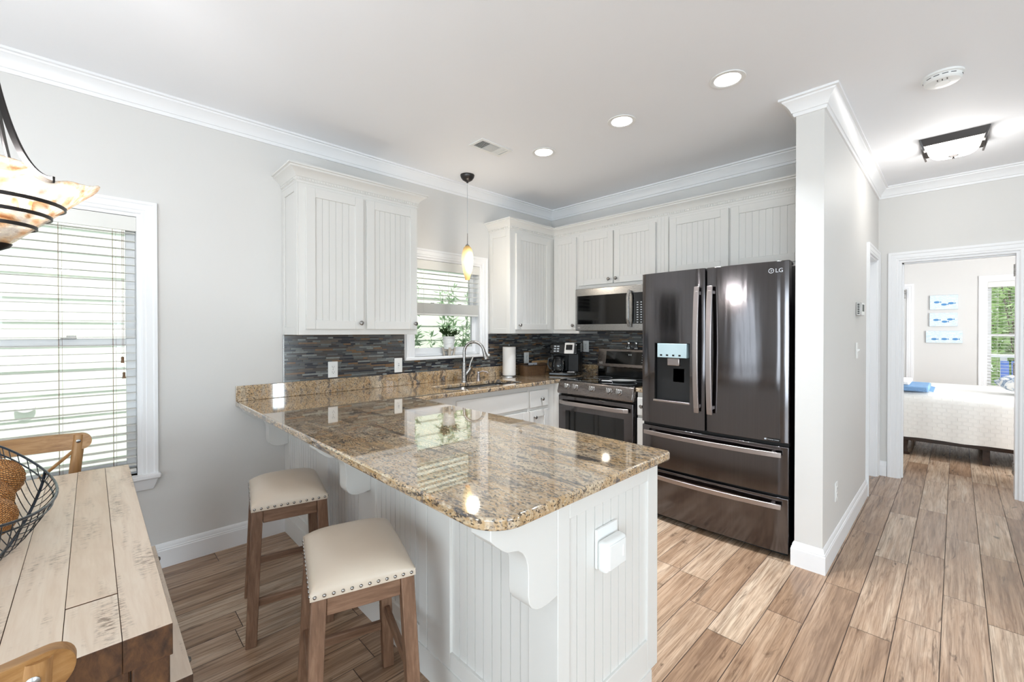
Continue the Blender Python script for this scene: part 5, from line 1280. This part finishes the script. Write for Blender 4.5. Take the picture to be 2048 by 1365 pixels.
for q in range(9):
    e_ = q / 8; s = (hw - .034) * math.cos(e_ * PI / 2) ** .55 if q < 8 else .004; z = ZC - .022 - .088 * math.sin(e_ * PI / 2)
    R.append([(FX + s * math.copysign(abs(math.cos(a)) ** .45, math.cos(a)), FYc + s * math.copysign(abs(math.sin(a)) ** .45, math.sin(a)), z) for a in [2 * PI * (i + .5) / 40 for i in range(40)]])
MB().loft(R).build('glass_bowl', M['lamp'], fl, smooth=60)
MB().lathe([(.0001, ZC - .134), (.006, ZC - .132), (.007, ZC - .126), (.004, ZC - .121), (.018, ZC - .116), (.028, ZC - .109), (.0001, ZC - .108)], (FX, FYc, 0), n=24).build('finial', M['bronze'], fl)
o = add_light('hall_lamp_glow', 'POINT', (0, 0, -.20), (0, 0, 0), 5, (1, .98, .95), shadow_soft_size=.12); o.parent = fl

PNX, PNY = 2.312, 2.922
pd = thing('pendant_light', 'slim amber glass pendant hanging on a thin cord over the sink', 'pendant light', (PNX, PNY, ZC))
MB().lathe([(.060, ZC - .0005), (.0605, ZC - .006), (.056, ZC - .022), (.042, ZC - .042), (.020, ZC - .055), (.009, ZC - .058), (.008, ZC - .068), (.0001, ZC - .069)], (PNX, PNY, 0), n=36).build('canopy', M['bronze'], pd)
MB().tube([(PNX, PNY, ZC - .066), (PNX, PNY, 2.190)], .0022, 8).build('cord', M['key'], pd)
MB().lathe([(.0035, 2.195), (.0035, 2.105), (.010, 2.100), (.017, 2.094), (.018, 2.082), (.0001, 2.082)], (PNX, PNY, 0), n=16).build('stem', M['nickel'], pd)
ph_ = [(.016, 2.090)]
for k in range(1, 19):
    q = k / 18; r = .0175 + .0330 * math.sin(PI * min(1, q ** .78 * 1.02)) ** .8 if q < .98 else .0195
    ph_.append((max(.0195, r), 2.090 - .291 * q))
MB().lathe(ph_, (PNX, PNY, 0), n=32, cap=False).build('glass_shade', M['pendglass'], pd, smooth=60, recalc=True)
o = add_light('pendant_glow', 'POINT', (0, -.075, -.75), (0, 0, 0), 4, (1, .92, .80), shadow_soft_size=.05); o.parent = pd

# chandelier over the table
CX, CY_ = -.195, 1.860
cd = thing('chandelier', 'iron-strapped mica glass bowl chandelier hanging over the dining table', 'chandelier', (CX, CY_, ZC))
BZ0, BZ1 = 1.605, 1.790
def bowl_r(z): q = max(0, (z - BZ0) / (BZ1 - BZ0)); return .030 + .166 * q ** .95
R = []; nA = 96
for k in range(17):          # flared bowl with four turned-out corners
    q = k / 16; ring = []
    for i in range(nA):
        a = 2 * PI * i / nA; z = BZ0 + (BZ1 - BZ0) * q; r = bowl_r(z) * (1 + .10 * q ** 2.5 * math.cos(4 * a)) + .004 * q * mnoise.noise((math.cos(a) * 5, math.sin(a) * 5, q * 4)); z += (.014 * math.cos(4 * a) + .005 * math.cos(11 * a)) * q ** 4
        ring.append((CX + r * math.cos(a), CY_ + r * math.sin(a), z))
    R.append(ring)
bo = MB().loft(R, cap=False).build('glass_bowl', M['shade'], cd, smooth=80, recalc=True)
s_ = bo.modifiers.new('thick', 'SOLIDIFY'); s_.thickness = .005; s_.offset = 0
for z in (1.655, 1.688, 1.720):
    r = bowl_r(z) + .006
    MB().tube([(CX + r * math.cos(a), CY_ + r * math.sin(a), z) for a in [2 * PI * i / 48 for i in range(48)]], 1, closed=True, w=.005, h=.010, up=(0, 0, 1)).build('band', M['iron'], cd, bevel=.001)
for k in range(3):
    a = math.radians(-47 + 120 * k); ca, sa = math.cos(a), math.sin(a); pts = []
    for i in range(25):
        q = i / 24; r = .014 + .168 * q ** 1.05; z = 2.05 - (2.05 - 1.775) * (1 - (1 - q) ** 2.1); pts.append((CX + r * ca, CY_ + r * sa, z))
    MB().tube(pts, 1, w=.018, h=.006, up=(-sa, ca, 0)).build('arm', M['iron'], cd, bevel=.0015)
for k in range(3):
    a = math.radians(-28 + 120 * k); ca, sa = math.cos(a), math.sin(a)
    hk = [(r, 1.742) for r in (.02, .07, .11)] + [(.128 + .012 * math.sin(w), 1.754 - .012 * math.cos(w)) for w in (.2, .9, 1.6, 2.3, 3.0, 3.6)]
    MB().tube([(CX + r * ca, CY_ + r * sa, z) for r, z in hk], .0035, 8).build('scroll', M['iron'], cd)
MB().lathe([(.0001, 1.545), (.009, 1.551), (.011, 1.562), (.006, 1.572), (.011, 1.582), (.032, 1.594), (.038, 1.604), (.0001, 1.606)], (CX, CY_, 0), n=24).build('finial', M['iron'], cd)
MB().lathe([(.010, 1.70), (.010, 2.02), (.016, 2.04), (.016, 2.08), (.007, 2.10), (.007, ZC - .03), (.030, ZC - .026), (.062, ZC - .008), (.062, ZC - .0005)], (CX, CY_, 0), n=24).build('stem', M['iron'], cd)
for k in range(3):
    a = math.radians(10 + 120 * k); x, y = CX + .062 * math.cos(a), CY_ + .062 * math.sin(a)
    MB().lathe([(.0001, 1.700), (.012, 1.703), (.012, 1.725), (.017, 1.742), (.021, 1.762), (.016, 1.780), (.0001, 1.788)], (x, y, 0), n=18).build('bulb', M['bulb'], cd)
    o = add_light('chandelier_glow', 'POINT', (x - CX, y - CY_, 1.830 - ZC), (0, 0, 0), 5, (.97, .98, 1), shadow_soft_size=.025); o.parent = cd

# ------------------------------------------------------------------ bedroom
bd = thing('bed', 'bed under a white quilt seen through the bedroom doorway', 'bed', (7.15, -.5, 0))
BX0_, BX1_, BYn, BYs = 6.40, 7.90, .58, -1.42
m = MB(); n = 14
def bedz(u): return .690
prof = [(BX0_ - .012, .205), (BX0_ - .010, .40), (BX0_ - .006, .60), (BX0_ + .010, .655), (BX0_ + .045, .683), (BX0_ + .10, .692), ((BX0_ + BX1_) / 2, .700), (BX1_ - .10, .692), (BX1_ - .045, .683), (BX1_ - .010, .655), (BX1_ + .006, .60), (BX1_ + .012, .205)]
R = []
for k in range(29):
    y = BYs + (BYn - BYs) * k / 28; w = .006 * math.sin(k * 1.9)
    R.append([(x + (w if i in (0, 11) else w * .4), y, z + (.004 * math.sin(k * .9) if i in (0, 11) else 0)) for i, (x, z) in enumerate(prof)])
m.loft(R); m.build('quilt', M['quilt'], bd, smooth=60)
MB().box(BX0_ + .03, BX1_ - .03, BYs + .03, BYn - .03, .16, .24).build('frame', M['darkwood'], bd, bevel=.004)
for x in (BX0_ + .06, BX1_ - .11):
    for y, big in ((BYn - .19, 1), (BYs + .10, 1), (-.22, 0)):
        lg_ = MB()
        if big: lg_.lathe([(.040, 0), (.042, .012), (.022, .025), (.018, .07), (.030, .15), (.034, .162)], (x + .02, y, 0), n=16)
        else: lg_.box(x, x + .05, y - .025, y + .025, 0, .161)
        lg_.build('leg', M['darkwood'], bd)
tw = MB().prism(rrect(-.30, .30, -.17, .17, .02), 'xy', 0, .055); o = tw.build('folded_throw', M['throw'], bevel=.014, seg=3); o.location = (6.73, .37, .702); tag(o, 'blue woven throw folded on the foot of the white bed', 'throw')
fg = MB()
for k in range(38): fg.tube([(-.302, -.155 + k * .0083, .014), (-.335, -.156 + k * .0083, .004)], .0022, 5)
for k in range(30): fg.tube([(-.28 + k * .0193, -.171, .014), (-.28 + k * .0193, -.205, .004)], .0022, 5)
fg.build('fringe', M['throw'], o, local=True)
tw = MB().prism(rrect(-.26, .26, -.10, .10, .02), 'xy', 0, .045); o = tw.build('folded_towel', M['paper'], bevel=.014, seg=3); o.location = (6.73, .455, .7605); tag(o, 'white towel folded on top of the blue throw', 'towel')
def cushion(x, y, z, label, rz):
    m = MB(); n = 14; T = []; Bt = []
    for j in range(n + 1):
        for i in range(n + 1):
            u, v_ = -1 + 2 * i / n, -1 + 2 * j / n; h = .085 * ((1 - u ** 4) * (1 - v_ ** 4)) ** .5; pin = 1 - .07 * (1 - abs(u)) * abs(v_) ** 2
            pin2 = 1 - .07 * (1 - abs(v_)) * abs(u) ** 2
            T.append(m.v(u * .21 * pin2, v_ * .16 * pin, h)); Bt.append(m.v(u * .21 * pin2, v_ * .16 * pin, -h))
    for S in (T, Bt):
        for j in range(n):
            for i in range(n): a = j * (n + 1) + i; m.f([S[a], S[a + 1], S[a + n + 2], S[a + n + 1]])
    o = m.build('throw_pillow', M['pillow'], smooth=80, weld=True); o.location = (x, y, z); o.rotation_euler = (math.radians(8), 0, rz); return tag(o, label, 'pillow')
cushion(6.80, -.53, .815, 'navy-and-white patterned pillow at the right end of the white bed', math.radians(70))
for (y0, y1, z0, z1, lb) in ((-.020, .283, 1.688, 1.905, 'blue and white painted wood board hung highest on the bedroom wall'), (-.016, .287, 1.432, 1.636, 'blue and white painted wood board hung in the middle on the bedroom wall'), (-.069, .325, 1.178, 1.364, 'widest blue and white painted wood board hung lowest on the bedroom wall')):
    t = thing('wall_art', lb, 'wall art', (BX, (y0 + y1) / 2, (z0 + z1) / 2), 'painted boards on the bedroom wall')
    MB().box(BX - .030, BX - .002, y0, y1, z0, z1).build('board', M['art'], t, bevel=.003)
    rq = random.Random(int(z0 * 100)); fs = MB()
    for k in range(3):
        cy, cz = y0 + (y1 - y0) * (.22 + .28 * k + rq.uniform(-.05, .05)), z0 + (z1 - z0) * rq.uniform(.28, .55)
        ring = [(cy + .032 * math.cos(a), cz + .016 * math.sin(a)) for a in [2 * PI * i / 18 for i in range(18)]]
        fs.prism([(a_, b_) for a_, b_ in ring], 'yz', BX - .0315, BX - .0295); fs.prism([(cy - .03, cz), (cy - .048, cz + .013), (cy - .048, cz - .013)], 'yz', BX - .0315, BX - .0295)
    fs.build('painted_fish', plain('painted_blue', '#4d8ec6', .6), t, smooth=0)
